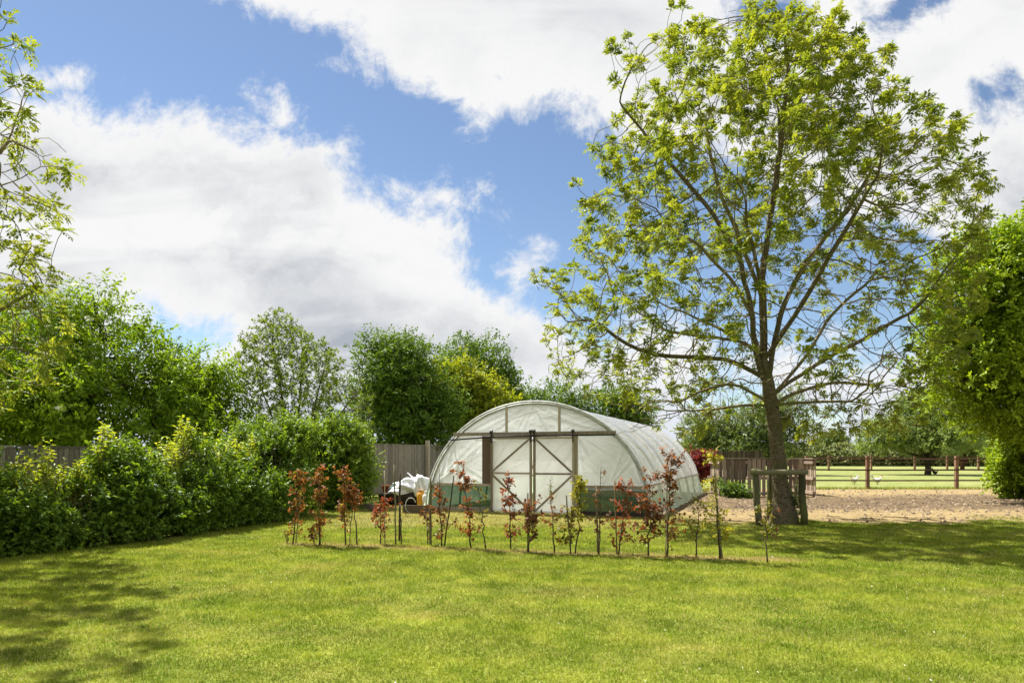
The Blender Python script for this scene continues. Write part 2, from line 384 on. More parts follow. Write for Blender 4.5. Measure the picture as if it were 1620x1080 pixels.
m_, t = new_mat('mown lawn'); c, n3 = lawn_nodes(t)
c = t.mix(t.m('MULTIPLY', t.ramp(n3, .35, .65, 1, 0), .45), c, (.060, .062, .012))
principled(t, c, .95, n3, .9, .03, .1); M['lawn'] = m_
m_, t = new_mat('lawn blades'); c, _ = lawn_nodes(t)
tint = t.n('ShaderNodeAttribute', attribute_name='tint').outputs['Fac']
c = t.mix(t.ramp(tint, .86, .97), t.mix(1, c, t.mix(t.m('MULTIPLY', tint, 1.1, clamp=True), (.62, .72, .55), (1.45, 1.38, 1.25)), 'MULTIPLY'), (.42, .37, .16))
di = t.n('ShaderNodeBsdfDiffuse'); t.put(di.inputs[0], c); tr = t.n('ShaderNodeBsdfTranslucent'); t.put(tr.inputs[0], t.mix(1, c, (1.3, 1.25, .8), 'MULTIPLY'))
a_ = t.n('ShaderNodeMixShader'); a_.inputs[0].default_value = .38
t.nt.links.new(di.outputs[0], a_.inputs[1]); t.nt.links.new(tr.outputs[0], a_.inputs[2]); t.nt.links.new(a_.outputs[0], t.out.inputs[0]); M['blades'] = m_
m_, t = new_mat('paddock grass'); P_ = pos(t)
n1 = t.noise(P_, .16, 5, .6); n2 = t.noise(P_, 1.6, 6, .65)
c = t.mix(t.ramp(n2, .3, .7), (.120, .155, .038), (.225, .235, .085)); c = t.mix(t.m('MULTIPLY', t.ramp(n1, .5, .7), .6), c, (.300, .265, .130))
principled(t, c, .95, n2, .8, .08, .1); M['paddock'] = m_
m_, t = new_mat('bare earth'); P_ = pos(t); sx, sy, sz = t.sep(P_)
n1 = t.noise(t.vm('MULTIPLY', P_, (.35, 1, 1)), .6, 5, .6, .4); n2 = t.noise(t.vm('MULTIPLY', P_, (.45, 1.3, 1)), 3.0, 7, .68, .3); n3 = t.noise(P_, 22, 5, .7)
yy = t.m('ADD', sy, t.m('MULTIPLY', t.m('SUBTRACT', n1, .5), 5))
tan = t.mix(t.ramp(n2, .3, .72), (.185, .135, .062), (.345, .260, .128)); tan = t.mix(t.m('MULTIPLY', t.ramp(n3, .5, .75), .5), tan, (.46, .35, .20))
dark = t.mix(t.ramp(n2, .3, .7), (.072, .050, .027), (.168, .120, .068)); dark = t.mix(t.m('MULTIPLY', t.ramp(n3, .55, .72), .6), dark, (.36, .25, .16))
mul = t.m('MULTIPLY', t.ramp(yy, 17.0, 18.6), t.ramp(yy, 25.5, 22.5))
principled(t, t.mix(mul, tan, dark), .95, t.m('ADD', n2, t.m('MULTIPLY', n3, .5)), 1., .07, .1); M['earth'] = m_

link('ground', np_mesh('ground', [(-3000, -3000, 0), (3000, -3000, 0), (3000, 3000, 0), (-3000, 3000, 0)], [(0, 1, 2, 3)]), M['paddock'])['kind'] = 'structure'

def sheet(name, near, far, xs, z, mat):
    V = []; F = []
    for x in xs: V += [(x, near(x), z), (x, far(x), z)]
    for i in range(len(xs) - 1): F.append((2 * i, 2 * i + 2, 2 * i + 3, 2 * i + 1))
    o = link(name, np_mesh(name, V, F), mat); o['kind'] = 'structure'; return o
xs = np.linspace(-16, 34, 900)
def lawn_far(x):
    a = 24.5 if x < 2.6 else track_near(x)
    if 2.6 <= x < 4.2: a = 24.5 + (x - 2.6) / 1.6 * (track_near(x) - 24.5)
    return a
sheet('lawn', lambda x: -8, lawn_far, xs, .004, M['lawn'])
xs2 = np.linspace(2.7, 46, 900)
sheet('dirt_track', lambda x: max(lawn_far(x) - .5, track_near(x) - .12), lambda x: 29.0 + .12 * math.sin(x * 2.3) + .2 * math.sin(x * .7) + .08 * math.sin(x * 8), xs2, .008, M['earth'])

# short mown grass: thin near the eye, a little coarser further off
def blades(n_k):
    Y = []; X = []; r_ = rng0
    cand = r_.random(n_k * 2); ylo, yhi = 3.2, 21.
    # density falls as Y^-1.5 over a strip whose width grows with Y
    q = ylo ** .5 + cand * (yhi ** .5 - ylo ** .5); Y = q ** 2
    X = (r_.random(len(Y)) * 2 - 1) * (.84 * Y + 3.2)
    lim = np.array([lawn_far(x) for x in xs]); edge = np.interp(X, xs, lim); ok = (Y < edge + .12 * r_.standard_normal(len(Y))) | ((Y < edge + 6) & (vnoise(X, Y, 1.5, 71) * vnoise(X, Y, .45, 72) > .46 + .07 * (Y - edge) + .1 * r_.standard_normal(len(Y))))
    hx = np.interp(Y, [0, 9.4, 11.2, 15., 18.2, 22], [-10.6, -7.2, -5.95, -5.2, -4.3, -3.6]); ok &= X > hx
    # worn ground keeps fewer blades
    worn = np.clip((Y + (vnoise(X, Y, 2.2, 3) - .5) * 2.5 - 12.9) / 1.6, 0, 1) * (X > -4) * (X < 5.4)
    ok &= r_.random(len(Y)) > worn * .32
    # the tunnel's floor
    lx = (X - TUN_O[0]) * TC - (Y - TUN_O[1]) * TS; ly = (X - TUN_O[0]) * TS + (Y - TUN_O[1]) * TC
    ok &= ~((abs(lx) < 2.9) & (ly > .02) & (ly < 11.5))
    X, Y = X[ok], Y[ok]; n = len(X)
    k = np.sqrt(Y / 5); hh = (.012 + .015 * r_.random(n) + .016 * vnoise(X, Y, 4.1, 9) * vnoise(X, Y, 1.1, 19)) * np.clip(k, .9, 1.3); wd = .0058 * k * (0.7 + .6 * r_.random(n))
    th = r_.random(n) * 6.283; tl = r_.random(n) ** .6 * 1.4
    D = np.stack((np.cos(th) * np.sin(tl), np.sin(th) * np.sin(tl), np.cos(tl)), 1); ph = r_.random(n) * 6.283
    B = np.stack((np.cos(ph), np.sin(ph), np.zeros(n)), 1)
    P0 = np.stack((X, Y, np.full(n, .004)), 1); V = np.empty((n, 3, 3))
    V[:, 0] = P0 - B * wd[:, None] / 2; V[:, 1] = P0 + B * wd[:, None] / 2; V[:, 2] = P0 + D * hh[:, None] * 1.25
    tn = np.clip(r_.random(n) * .62 + .55 * (vnoise(X, Y, 5.5, 21) - .5) + .35 * (vnoise(X, Y, 1.2, 23) - .3), 0, .85); dry = r_.random(n) < .05 + .14 * np.clip(vnoise(X, Y, .9, 33) * 2 - .9, 0, 1); tn[dry] = 1
    o = link('grass', np_mesh('grass', V.reshape(-1, 3), np.arange(n * 3).reshape(-1, 3), np.repeat(tn, 3)), M['blades'])
    tag(o, 'short mown grass blades covering the sunny lawn', 'grass', kind='stuff')

# frame of the polytunnel on the ground: x along its front, y into it
TA = R(21); TC, TS = math.cos(TA), math.sin(TA); TW, TH, TL = 2.9, 2.73, 11.4
TL0 = px(676, 800, 17.8)[:2]; TUN_O = np.array((TL0[0] + TW * TC, TL0[1] - TW * TS))
blades(760000)

# clover heads and daisies in the lawn
r_ = np.random.default_rng(12); n = 260; Y = 3.6 + 9 * r_.random(n) ** 1.2; X = (r_.random(n) * 1.9 - .72) * .72 * Y
keep = vnoise(X, Y, .8, 44) > .42; X, Y = X[keep], Y[keep]; n = len(X); V = []; F = []
ang = np.arange(6) * math.pi / 3
for i in range(n):
    rr = .003 + .004 * r_.random(); z0 = .035 + .02 * r_.random(); b = len(V); tx, ty = r_.normal(0, .35, 2)
    V += [(X[i] + rr * math.cos(a), Y[i] + rr * math.sin(a), z0 + rr * (tx * math.cos(a) + ty * math.sin(a))) for a in ang] + [(X[i], Y[i], z0 + rr * .7)]
    F += [(b + k, b + (k + 1) % 6, b + 6) for k in range(6)]
M['petal'] = simple('white petals', (.72, .71, .66), .7)
tag(link('clover_flowers', np_mesh('clover_flowers', V, F), M['petal']), 'tiny white clover heads and daisies dotted over the lawn', 'flowers', kind='stuff')

# clods, bark chips and stones on the bare earth
r_ = np.random.default_rng(31); n = 15000; Y = 14.4 + 14.5 * r_.random(n); X = 3.6 + (r_.random(n)) * (Y * .82 - 2)
dens = np.where((Y > 17) & (Y < 25), 1, .35) * (.25 + vnoise(X, Y, .7, 8)); keep = (r_.random(n) < dens) & (Y > np.interp(X, xs, [lawn_far(x) for x in xs]) + .1)
lx = (X - TUN_O[0]) * TC - (Y - TUN_O[1]) * TS; keep &= lx > 3.2
X, Y = X[keep], Y[keep]; n = len(X)
base = np.array([(1, 0, -.3), (0, 1, -.3), (-1, 0, -.3), (0, -1, -.3), (.3, .2, .8), (-.3, -.1, .7)]); fc = np.array([(0, 1, 4), (1, 2, 5), (1, 5, 4), (2, 3, 5), (3, 0, 4), (3, 4, 5)])
sz = .012 + .050 * r_.random(n) ** 3.2; V = base[None] * (sz[:, None, None] * (.6 + .8 * r_.random((n, 6, 3)))) * np.array((1, 1, .75)); a = r_.random(n) * 6.28
ca, sa = np.cos(a)[:, None], np.sin(a)[:, None]; V = np.stack((V[..., 0] * ca - V[..., 1] * sa, V[..., 0] * sa + V[..., 1] * ca, V[..., 2]), -1) + np.stack((X, Y, sz * .1 + .008), -1)[:, None]
m_, t = new_mat('clods'); f = t.n('ShaderNodeAttribute', attribute_name='tint').outputs['Fac']
principled(t, t.mix(f, (.050, .034, .020), (.250, .185, .118)), .95); M['clod'] = m_
tag(link('rubble', np_mesh('rubble', V.reshape(-1, 3), (fc[None] + np.arange(n)[:, None, None] * 6).reshape(-1, 3), np.repeat(r_.random(n) ** 1.3, 6)), M['clod']), 'clods, bark chips and small stones strewn over the bare earth', 'rubble', kind='stuff')

# ================================================================ trees
def colonize(rng, att, nodes, parent, step, di, dk, iters, trop=(0, 0, .12), jit=.22):
    nodes = [np.array(n_, float) for n_ in nodes]; parent = list(parent); kids = [0] * len(nodes)
    alive = np.asarray(att, float); trop = np.array(trop)
    for it in range(iters):
        if len(alive) == 0: break
        kd = kdtree.KDTree(len(nodes))
        for i, n_ in enumerate(nodes): kd.insert(n_, i)
        kd.balance(); acc = {}
        for a in alive:
            co, i, dd = kd.find(a)
            if dd < di: acc.setdefault(i, []).append(a)
        new = []
        for i, lst in acc.items():
            if kids[i] > 3: continue
            dv = np.mean(unit(np.array(lst) - nodes[i]), 0) + trop + rng.normal(0, jit, 3); dv /= max(np.linalg.norm(dv), 1e-6)
            p_ = nodes[i] + dv * step * (.8 + .4 * rng.random())
            if kd.find(p_)[2] < step * .35: continue
            nodes.append(p_); parent.append(i); kids.append(0); kids[i] += 1; new.append(p_)
        if not new: break
        k2 = kdtree.KDTree(len(new))
        for i, n_ in enumerate(new): k2.insert(n_, i)
        k2.balance(); alive = np.array([a for a in alive if k2.find(a)[2] > dk])
    return np.array(nodes), parent

def skeleton(nodes, parent, r_tip, r_base):
    n = len(nodes); ch = [[] for _ in range(n)]
    for i, p_ in enumerate(parent):
        if p_ >= 0: ch[p_].append(i)
    tips = np.zeros(n)
    for i in range(n - 1, -1, -1):
        if not ch[i]: tips[i] = 1
        if parent[i] >= 0: tips[parent[i]] += tips[i]
    e = math.log(max(tips[0], 2)) / math.log(r_base / r_tip); rad = r_tip * tips ** (1 / e)
    chains = []; stack = [(0, -1)]
    while stack:
        i, p_ = stack.pop(); c_ = [p_] if p_ >= 0 else []; c_.append(i)
        while ch[i]:
            o_ = sorted(ch[i], key=lambda k: -tips[k]); stack += [(k, i) for k in o_[1:]]; i = o_[0]; c_.append(i)
        chains.append(c_)
    leafdist = np.zeros(n, int)
    for i in range(n - 1, -1, -1): leafdist[i] = 0 if not ch[i] else 1 + min(leafdist[k] for k in ch[i])
    return rad, chains, leafdist

def limb_mesh(name, nodes, rad, chains, lo, hi, mat, parent, flare=0.):
    Vs = []; Fs = []; b = 0
    for c_ in chains:
        r0 = rad[c_[1]] if len(c_) > 1 else 0
        if not (lo <= r0 < hi) or len(c_) < 2: continue
        P = nodes[c_].copy(); r_ = rad[c_].copy(); r_[0] = min(r_[0], r_[1] * 1.15)
        if len(P) > 3: P[1:-1] = P[1:-1] * .5 + (P[:-2] + P[2:]) * .25
        if flare and c_[0] == 0: r_ = r_ * (1 + flare * np.exp(-(P[:, 2] - P[0, 2]) / .42))
        n_ = 14 if r0 > .09 else 8 if r0 > .04 else 5 if r0 > .015 else 3
        V, F = tube_arrays(P, r_, n_); Vs.append(V); Fs.append(F + b); b += len(V)
    if not Vs: return None
    return link(name, np_mesh(name, np.concatenate(Vs), np.concatenate(Fs), smooth=True), mat, parent)

def ash_leaves(rng, P, D, n_leaf, rachis, leaflet, pairs=3):
    """tufts of feathered compound leaves at the twig ends"""
    k = len(P) * n_leaf; P0 = np.repeat(P, n_leaf, 0) + rng.normal(0, .025, (k, 3)); D0 = np.repeat(D, n_leaf, 0)
    A = unit(D0 * .55 + unit(rng.normal(0, 1, (k, 3))) * 1.0 + np.array((0, 0, .30))); L = rachis * (.7 + .6 * rng.random(k))[:, None]
    up = unit(np.array((0, 0, 1.)) - A * A[:, 2:3] + rng.normal(0, .12, (k, 3))); side = np.cross(A, up)
    tuft = np.repeat(rng.random(len(P)), n_leaf); tl = np.clip(tuft * .6 + rng.random(k) * .45, 0, 1)
    out = []; ts = np.linspace(.34, .86, pairs)
    for t_ in ts:
        for s_ in (-1, 1):
            q = P0 + A * L * t_ - np.array((0, 0, 1)) * L * .26 * t_ ** 2
            out.append((q, A * .62 + side * s_ * .8 - np.array((0, 0, .22)), up + rng.normal(0, .3, (k, 3)), tl))
    q = P0 + A * L - np.array((0, 0, 1)) * L * .26
    out.append((q, A - np.array((0, 0, .55)), up, tl))
    P1 = np.concatenate([o[0] for o in out]); D1 = np.concatenate([o[1] for o in out]); N1 = np.concatenate([o[2] for o in out]); T1 = np.concatenate([o[3] for o in out])
    T1 = np.clip(T1 + rng.normal(0, .08, len(T1)), 0, 1); s = leaflet * (.75 + .5 * rng.random(len(P1)))
    return leaf_arrays(rng, P1, D1, N1, s, s * .46, T1, .12, .1)

def grow_ash(name, base, trunk, limbs, att, seed, label, r_base, n_leaf, rachis, leaflet, bare, r_tip=.0055, di=1.2, dk=.225, step=.14):
    rng = np.random.default_rng(seed); root = empty(name, base, label=label, cat='tree')
    base = np.array(base); nodes = []; parent = []
    def run(pts, p0):
        pts = np.array(pts, float); q = p0
        for a, b in zip(pts[:-1], pts[1:]):
            L = np.linalg.norm(b - a); k = max(1, int(L / .2))
            for i in range(1, k + 1): nodes.append(a + (b - a) * i / k + rng.normal(0, .016, 3)); parent.append(q); q = len(nodes) - 1
        return q
    nodes.append(np.array(trunk[0], float)); parent.append(-1); run(trunk, 0)
    for L_ in limbs:
        i = int(np.argmin([np.linalg.norm(n_ - L_[0]) for n_ in nodes])); pts = [nodes[i]] + [np.array(q) for q in L_[1:]]
        # round the corners of the traced limb
        P = np.array(pts)
        for _ in range(2): P = np.concatenate((P[:1], np.stack((P[:-1] * .75 + P[1:] * .25, P[:-1] * .25 + P[1:] * .75), 1).reshape(-1, 3), P[-1:]))
        run(P, i)
    N_, par = colonize(rng, att, nodes, parent, step, di, dk, 70)
    rad, chains, ld = skeleton(N_, par, r_tip, r_base); loc = N_ - base
    limb_mesh('trunk', loc, rad, chains, .045, 9, M['ash_bark'], root, flare=1.3)
    limb_mesh('branches', loc, rad, chains, 0, .045, M['twig'], root)
    par_ = np.array(par); tipd = unit(N_ - N_[np.maximum(par_, 0)])
    sel = np.array([i for i in range(len(N_)) if (ld[i] == 0 or (ld[i] == 1 and rng.random() < .35)) and rad[i] < .03 and rng.random() > bare(N_[i])])
    V, F, T = ash_leaves(rng, loc[sel], tipd[sel], n_leaf, rachis, leaflet)
    link('crown', np_mesh('crown', V, F, T), M['ash_leaf'], root); print(name, len(N_), len(sel), len(F))
    return root

# ---- the tall ash beside the track
AY = 14.2
def tp(x, y, dy=0.): return px(x, y, AY) * np.array((1, 0, 1)) + np.array((0, AY + dy, 0))
def limb(pts, dmax, d0=0.):
    n = len(pts); return [tp(x, y, d0 + dmax * (i / (n - 1)) ** 1.2) for i, (x, y) in enumerate(pts)][:max(3, round(n * .74))]
trunk = [tp(1240, 828.7), tp(1239, 800), tp(1234, 760), tp(1228, 700), tp(1223, 660), tp(1216, 610), tp(1211, 570), tp(1208, 510), tp(1207, 440), tp(1214, 370), tp(1224, 260, -.3), tp(1232, 130, -.5), tp(1225, 40, -.4)]
limbs = [limb([(1214, 600), (1200, 590), (1188, 530), (1182, 495), (1168, 452), (1158, 410), (1148, 360), (1120, 270), (1090, 170), (1060, 80)], -.9),
         limb([(1216, 605), (1224, 548), (1224, 515), (1233, 481), (1250, 442), (1270, 414), (1290, 380), (1325, 290), (1350, 180), (1345, 90)], -1.2),
         limb([(1218, 618), (1250, 597), (1284, 558), (1308, 522), (1330, 490), (1400, 430), (1470, 350), (1520, 250)], .8),
         limb([(1220, 622), (1260, 597), (1298, 568), (1330, 553), (1420, 500), (1500, 420), (1545, 330)], -.9),
         limb([(1214, 602), (1195, 590), (1161, 577), (1130, 570), (1060, 572), (990, 560), (930, 520), (870, 490), (850, 470)], -1.3),
         limb([(1212, 575), (1185, 539), (1154, 532), (1130, 528), (1060, 515), (990, 505), (930, 470)], 1.0),
         limb([(1184, 500), (1166, 469), (1144, 450), (1080, 400), (1000, 330), (935, 240)], -1.5),
         limb([(1160, 415), (1130, 330), (1060, 240), (985, 140), (975, 70)], .8),
         limb([(1208, 470), (1190, 400), (1150, 280), (1140, 150), (1140, 50)], 1.6),
         limb([(1207, 430), (1228, 350), (1260, 240), (1275, 120), (1290, 50)], 2.0),
         limb([(1235, 480), (1290, 400), (1380, 300), (1440, 210), (1490, 180)], 1.8),
         limb([(1212, 560), (1235, 520), (1260, 450), (1300, 360), (1390, 220)], -2.6),
         limb([(1212, 570), (1190, 500), (1140, 410), (1080, 320)], -2.8),
         limb([(1212, 570), (1215, 520), (1240, 460), (1270, 400)], 3.2), limb([(1210, 560), (1180, 520), (1130, 470), (1090, 430)], 3.0),
         limb([(1219, 640), (1170, 610), (1120, 610), (1060, 640), (1000, 655), (950, 690)], -1.2),
         limb([(1221, 645), (1180, 640), (1130, 645), (1090, 660)], .9),
         limb([(1222, 640), (1270, 615), (1340, 600), (1420, 605), (1490, 590)], .9),
         limb([(1221, 650), (1250, 640), (1310, 640), (1360, 660)], -1.6)]
rng = np.random.default_rng(77)
prof_y = [0, 30, 60, 100, 150, 200, 250, 300, 340, 400, 450, 500, 560, 600, 640, 680]
prof_l = [1180, 1120, 1000, 968, 965, 950, 935, 935, 920, 905, 850, 842, 862, 885, 940, 1050]
prof_r = [1260, 1345, 1370, 1400, 1450, 1520, 1535, 1560, 1560, 1550, 1545, 1535, 1520, 1500, 1440, 1330]
att = []
while len(att) < 8500:
    y = rng.uniform(2, 672); l, r_ = np.interp(y, prof_y, prof_l), np.interp(y, prof_y, prof_r); c = 1215 + (240 - y) * .02
    s = (rng.random() ** .50 if y < 560 else rng.random() ** .6); a = rng.uniform(0, 2 * math.pi)
    ext = (r_ - c) if math.cos(a) > 0 else (c - l); q = c + math.cos(a) * s * ext; dep = math.sin(a) * s * (r_ - l) / 2 / 76 * .88
    if y > 600 and rng.random() < .35: continue
    nr = 1 + .85 * min(dep, 0) / AY; q = c + (q - c) * nr; y = 720 - (720 - y) * nr
    lump = vnoise(q + 900, y + dep * 60, 1 / 62, 17)
    if lump < .40 and rng.random() < .80: continue
    att.append(tp(q, y, dep))
for q in range(560):
    y = rng.uniform(585, 690); x = rng.choice((rng.uniform(985, 1185), rng.uniform(1265, 1480)), p=(.55, .45)); att.append(tp(x, y + abs(x - 1225) * .03, rng.uniform(-1.2, 2.2)))
for (xa, ya), (xb, yb), dp in [((1010, 140), (978, 52), .3), ((1060, 120), (1048, 28), -.4), ((1140, 100), (1140, 6), .8), ((1195, 90), (1190, 8), -.6), ((1290, 90), (1336, 6), .4), ((1350, 140), (1392, 88), -.3), ((1430, 235), (1532, 183), .5), ((1470, 330), (1564, 266), .6),
                            ((1480, 400), (1548, 360), -.2), ((910, 500), (843, 458), -.8), ((900, 550), (866, 592), -.3), ((970, 400), (912, 332), -.9), ((990, 270), (938, 236), -.5), ((1000, 200), (950, 185), .4), ((1400, 180), (1470, 155), 1.)]:
    for f in np.linspace(0, 1, 26): att.append(tp(xa + (xb - xa) * f + rng.normal(0, 9), ya + (yb - ya) * f + rng.normal(0, 9), dp + rng.normal(0, .22)))
att = np.array(att)
# a sight line to a spot at another depth stays inside the traced outline
def bare_ash(p_):
    y = 720 - (p_[2] - CAM_Z) / AY * 1080; x = 810 + p_[0] / AY * 1080
    if y > 640 and x < 1075 or y > 605 and 1170 < x < 1268: return .94
    core = math.hypot((x - 1240) / 230, (y - 520) / 170)
    lump = vnoise(p_[0] * 1.0 + 40, p_[2] + p_[1] * .8, 1.5, 61)
    return np.clip(1.16 - .60 * core + 1.9 * (.5 - lump) + (.12 if y < 330 and 1080 < x < 1330 else 0), .10, .97)
grow_ash('ash_tree', trunk[0], trunk, limbs, att, 3, 'tall open ash tree in new leaf, guarded by mossy posts beside the dirt track', .140, 12, .135, .076, bare_ash)

def taper(rng, a, b, r0, r1, n=7, wig=.06, sag=0.):
    a, b = np.asarray(a, float), np.asarray(b, float); t_ = np.linspace(0, 1, n)[:, None]
    P = a + (b - a) * t_; L = np.linalg.norm(b - a)
    w_ = rng.normal(0, wig * L, (n, 3)); w_[0] = 0; w_[-1] *= .3
    P = P + w_ * np.sin(t_ * math.pi * .9); P[:, 2] += (sag * L * np.sin(t_ * math.pi))[:, 0]
    return P, (r0 + (r1 - r0) * t_[:, 0] ** .8)

def sprigs(rng, C, out, clump_r, k, m_, L, Wd, tint_c, up=.25, flat=.5):
    """sprigs of alternating leaves: k sprigs round each centre, m_ leaves on each"""
    n = len(C) * k; c = np.repeat(C, k, 0) + rng.normal(0, .42, (n, 3)) * clump_r
    dv = unit(np.repeat(out, k, 0) + rng.normal(0, .55, (n, 3)) + np.array((0, 0, up))); ln = clump_r * (.6 + .7 * rng.random(n))
    side = unit(np.cross(dv, rng.normal(0, 1, (n, 3)))); nn = np.cross(side, dv); tc = np.repeat(tint_c, k)
    P = []; D = []; N = []; T = []
    for j in range(m_):
        f = (j + .5) / m_; sg = 1 if j % 2 else -1
        P.append(c + dv * (ln * f)[:, None]); D.append(dv * .55 + side * sg * .8 + rng.normal(0, .25, (n, 3)) - np.array((0, 0, .12)))
        N.append(nn * .4 + np.array((0, 0, flat)) + dv * .3 + rng.normal(0, .35, (n, 3))); T.append(np.clip(tc * .65 + .25 * f + rng.normal(0, .14, n), 0, 1))
    P, D, N, T = map(np.concatenate, (P, D, N, T)); s_ = L * (.7 + .6 * rng.random(len(P)))
    return leaf_arrays(rng, P, D, N, s_, s_ * (Wd / L), T)

def lob(x, y, rx, rz, Y, ry=None, dY=0.):
    """an ellipsoid of the crown: centre seen at x, y; half sizes rx, rz; ry in metres along the view"""
    k = Y / 1080; return (px(x, y, Y) + np.array((0, dY, 0)), np.array((rx * k, (ry if ry else rx * k * .9), rz * k)))

def bushy(name, base, lobes, nclump, k, m_, L, Wd, mat, seed, label, clump_r=.35, trunk_r=.12, stems=1, bark='dark_bark', cat='tree', group=None, gap=.34, shell=.45, bottom=None, extra=(), up=.25, fork=0.):
    rng = np.random.default_rng(seed); base = np.asarray(base, float); root = empty(name, base, label=label, cat=cat, group=group)
    wt = np.array([r_[0] * r_[2] for c, r_ in lobes]); wt = wt / wt.sum(); ids = rng.choice(len(lobes), nclump * 2, p=wt)
    dv = unit(rng.normal(0, 1, (len(ids), 3))); rr = rng.random(len(ids)) ** shell
    c0 = np.array([l[0] for l in lobes])[ids]; r0 = np.array([l[1] for l in lobes])[ids]
    rough = 1 + .42 * (vnoise(dv[:, 0] * 3 + ids, dv[:, 2] * 3 + dv[:, 1], 1.1, seed) - .5)
    C = c0 + dv * r0 * rr[:, None] * rough[:, None]
    keep = vnoise(C[:, 0] + C[:, 1] * .7, C[:, 2] + C[:, 1] * .3, 1 / (clump_r * 2.3), seed + 1) > gap * rng.random(len(C)) * 1.6
    keep &= C[:, 2] > (bottom if bottom is not None else .15)
    C, dv = C[keep][:nclump], dv[keep][:nclump]
    tint = np.clip(rng.random(len(C)) * .7 + .35 * (vnoise(C[:, 0], C[:, 2], .8, seed + 2)), 0, 1)
    V, F, T = sprigs(rng, C - base, dv, clump_r, k, m_, L, Wd, tint, up)
    mb = MB(seed)
    foot = [base + np.array((rng.normal(0, .12) * (stems > 1), rng.normal(0, .12) * (stems > 1), 0)) for _ in range(stems)]
    if fork:
        P, q = taper(rng, foot[0] - base, foot[0] - base + np.array((0, 0, fork)), trunk_r, trunk_r * .8, 6, .03); mb.tube(P, q, 10); foot = [base + P[-1]] * stems
    for i, (c, r_) in enumerate(lobes):
        f = foot[i % stems]; P, q = taper(rng, f - base, c - base + r_ * np.array((0, 0, .1)), trunk_r * (1 if i < stems else .72), .025, 9, .035)
        if i >= stems: P[:3, :2] *= .35
        mb.tube(P, q, 7)
        for _ in range(7):
            e_ = c + unit(rng.normal(0, 1, 3)) * r_ * .9 - base; s0 = P[rng.integers(4, 9)]
            Q, w_ = taper(rng, s0, e_, .03 + trunk_r * .16, .008, 6, .05); mb.tube(Q, w_, 4, cap=False)
    tr = mb.build('trunk', M[bark], root, smooth=True)
    link('crown', np_mesh('crown', V, F, T), M[mat], root)
    for nm, fn in extra: fn(root, rng, C - base, dv)
    return root

# ---- trees and bushes beyond the fence
def g0(x, Y): return np.array(((x - 810) / 1080 * Y, Y, 0.))
def umbels(root, rng, C, dv):
    sel = np.where((dv[:, 1] < .2) & (dv[:, 2] > -.3))[0]; sel = rng.choice(sel, 34, replace=False); V = []; F = []
    for i in sel:
        c = C[i] + dv[i] * .28; r_ = .07 + .05 * rng.random(); b = len(V); nrm = unit(np.array((rng.normal(0, .4), -.5, 1.)))
        e1 = unit(np.cross(nrm, (1, 0, .1))); e2 = np.cross(nrm, e1)
        for a in range(9): q = 6.283 * a / 9; V.append(c + (e1 * math.cos(q) + e2 * math.sin(q)) * r_ * (.8 + .4 * rng.random()))
        V.append(c + nrm * r_ * .35); F += [(b + a, b + (a + 1) % 9, b + 9) for a in range(9)]
    link('flower_heads', np_mesh('flower_heads', V, F), M['petal_cream'], root)['kind'] = 'stuff'
M['petal_cream'] = simple('cream blossom', (.46, .48, .30), .8)
Y = 19.
bushy('elder_tree', g0(150, Y + .5), [lob(40, 590, 110, 90, Y), lob(120, 535, 70, 66, Y), lob(205, 575, 80, 60, Y), lob(255, 625, 62, 62, Y, dY=-.4), lob(150, 640, 150, 65, Y, 1.6, -.6), lob(30, 650, 100, 60, Y, 1.6), lob(150, 480, 40, 24, Y), lob(-70, 560, 110, 120, Y), lob(220, 685, 130, 34, Y, 1.6, -.3), lob(60, 690, 110, 30, Y, 1.6, -.3)],
      1900, 4, 8, .135, .060, 'elder_leaf', 11, 'broad bright green elder with cream flower heads rising over the low fence', .42, .13, 3, bottom=.9, gap=.42, extra=[('f', umbels)])
bushy('elder_tree', g0(325, 20.5), [lob(322, 625, 52, 52, 20.5), lob(345, 660, 38, 50, 20.5), lob(290, 650, 50, 55, 20.5), lob(318, 585, 26, 24, 20.5)],
      480, 4, 8, .135, .060, 'elder_leaf', 12, 'smaller round elder between the broad elder and the thin twiggy tree', .40, .09, 2, bottom=.7, gap=.42)
bushy('elder_tree', g0(640, 29.), [lob(622, 600, 62, 58, 28.6), lob(660, 640, 62, 70, 28.6), lob(615, 660, 60, 58, 28.6), lob(690, 672, 45, 46, 28.6, dY=-.3), lob(600, 560, 36, 24, 28.6), lob(648, 565, 40, 28, 28.6)],
      1250, 4, 8, .15, .07, 'elder_dark', 13, 'dense dark green rounded tree standing over the tall fence panels', .45, .14, 2, bottom=.8, gap=.30)
bushy('field_maple', g0(745, 31.), [lob(735, 625, 48, 50, 31), lob(775, 640, 36, 40, 31), lob(712, 610, 28, 32, 31), lob(750, 660, 55, 40, 31)],
      700, 4, 7, .15, .10, 'maple_leaf', 14, 'bright yellow green maple between the dark trees over the polytunnel', .42, .12, 2, bottom=.9, gap=.4)
bushy('elder_tree', g0(755, 36.), [lob(748, 575, 52, 38, 36), lob(785, 615, 34, 40, 36), lob(715, 600, 32, 36, 36), lob(760, 640, 60, 50, 36), lob(808, 650, 22, 38, 36)],
      850, 4, 7, .16, .09, 'elder_dark', 15, 'tallest dark tree standing behind the yellow green maple', .5, .14, 2, bottom=.9, gap=.34)
bushy('hawthorn_tree', g0(868, 40.), [lob(870, 640, 46, 38, 40), lob(845, 655, 34, 36, 40), lob(905, 655, 26, 34, 40)],
      420, 4, 7, .15, .085, 'elder_dark', 16, 'low rounded tree showing just above the ridge of the polytunnel', .5, .12, 2, bottom=1., gap=.34)
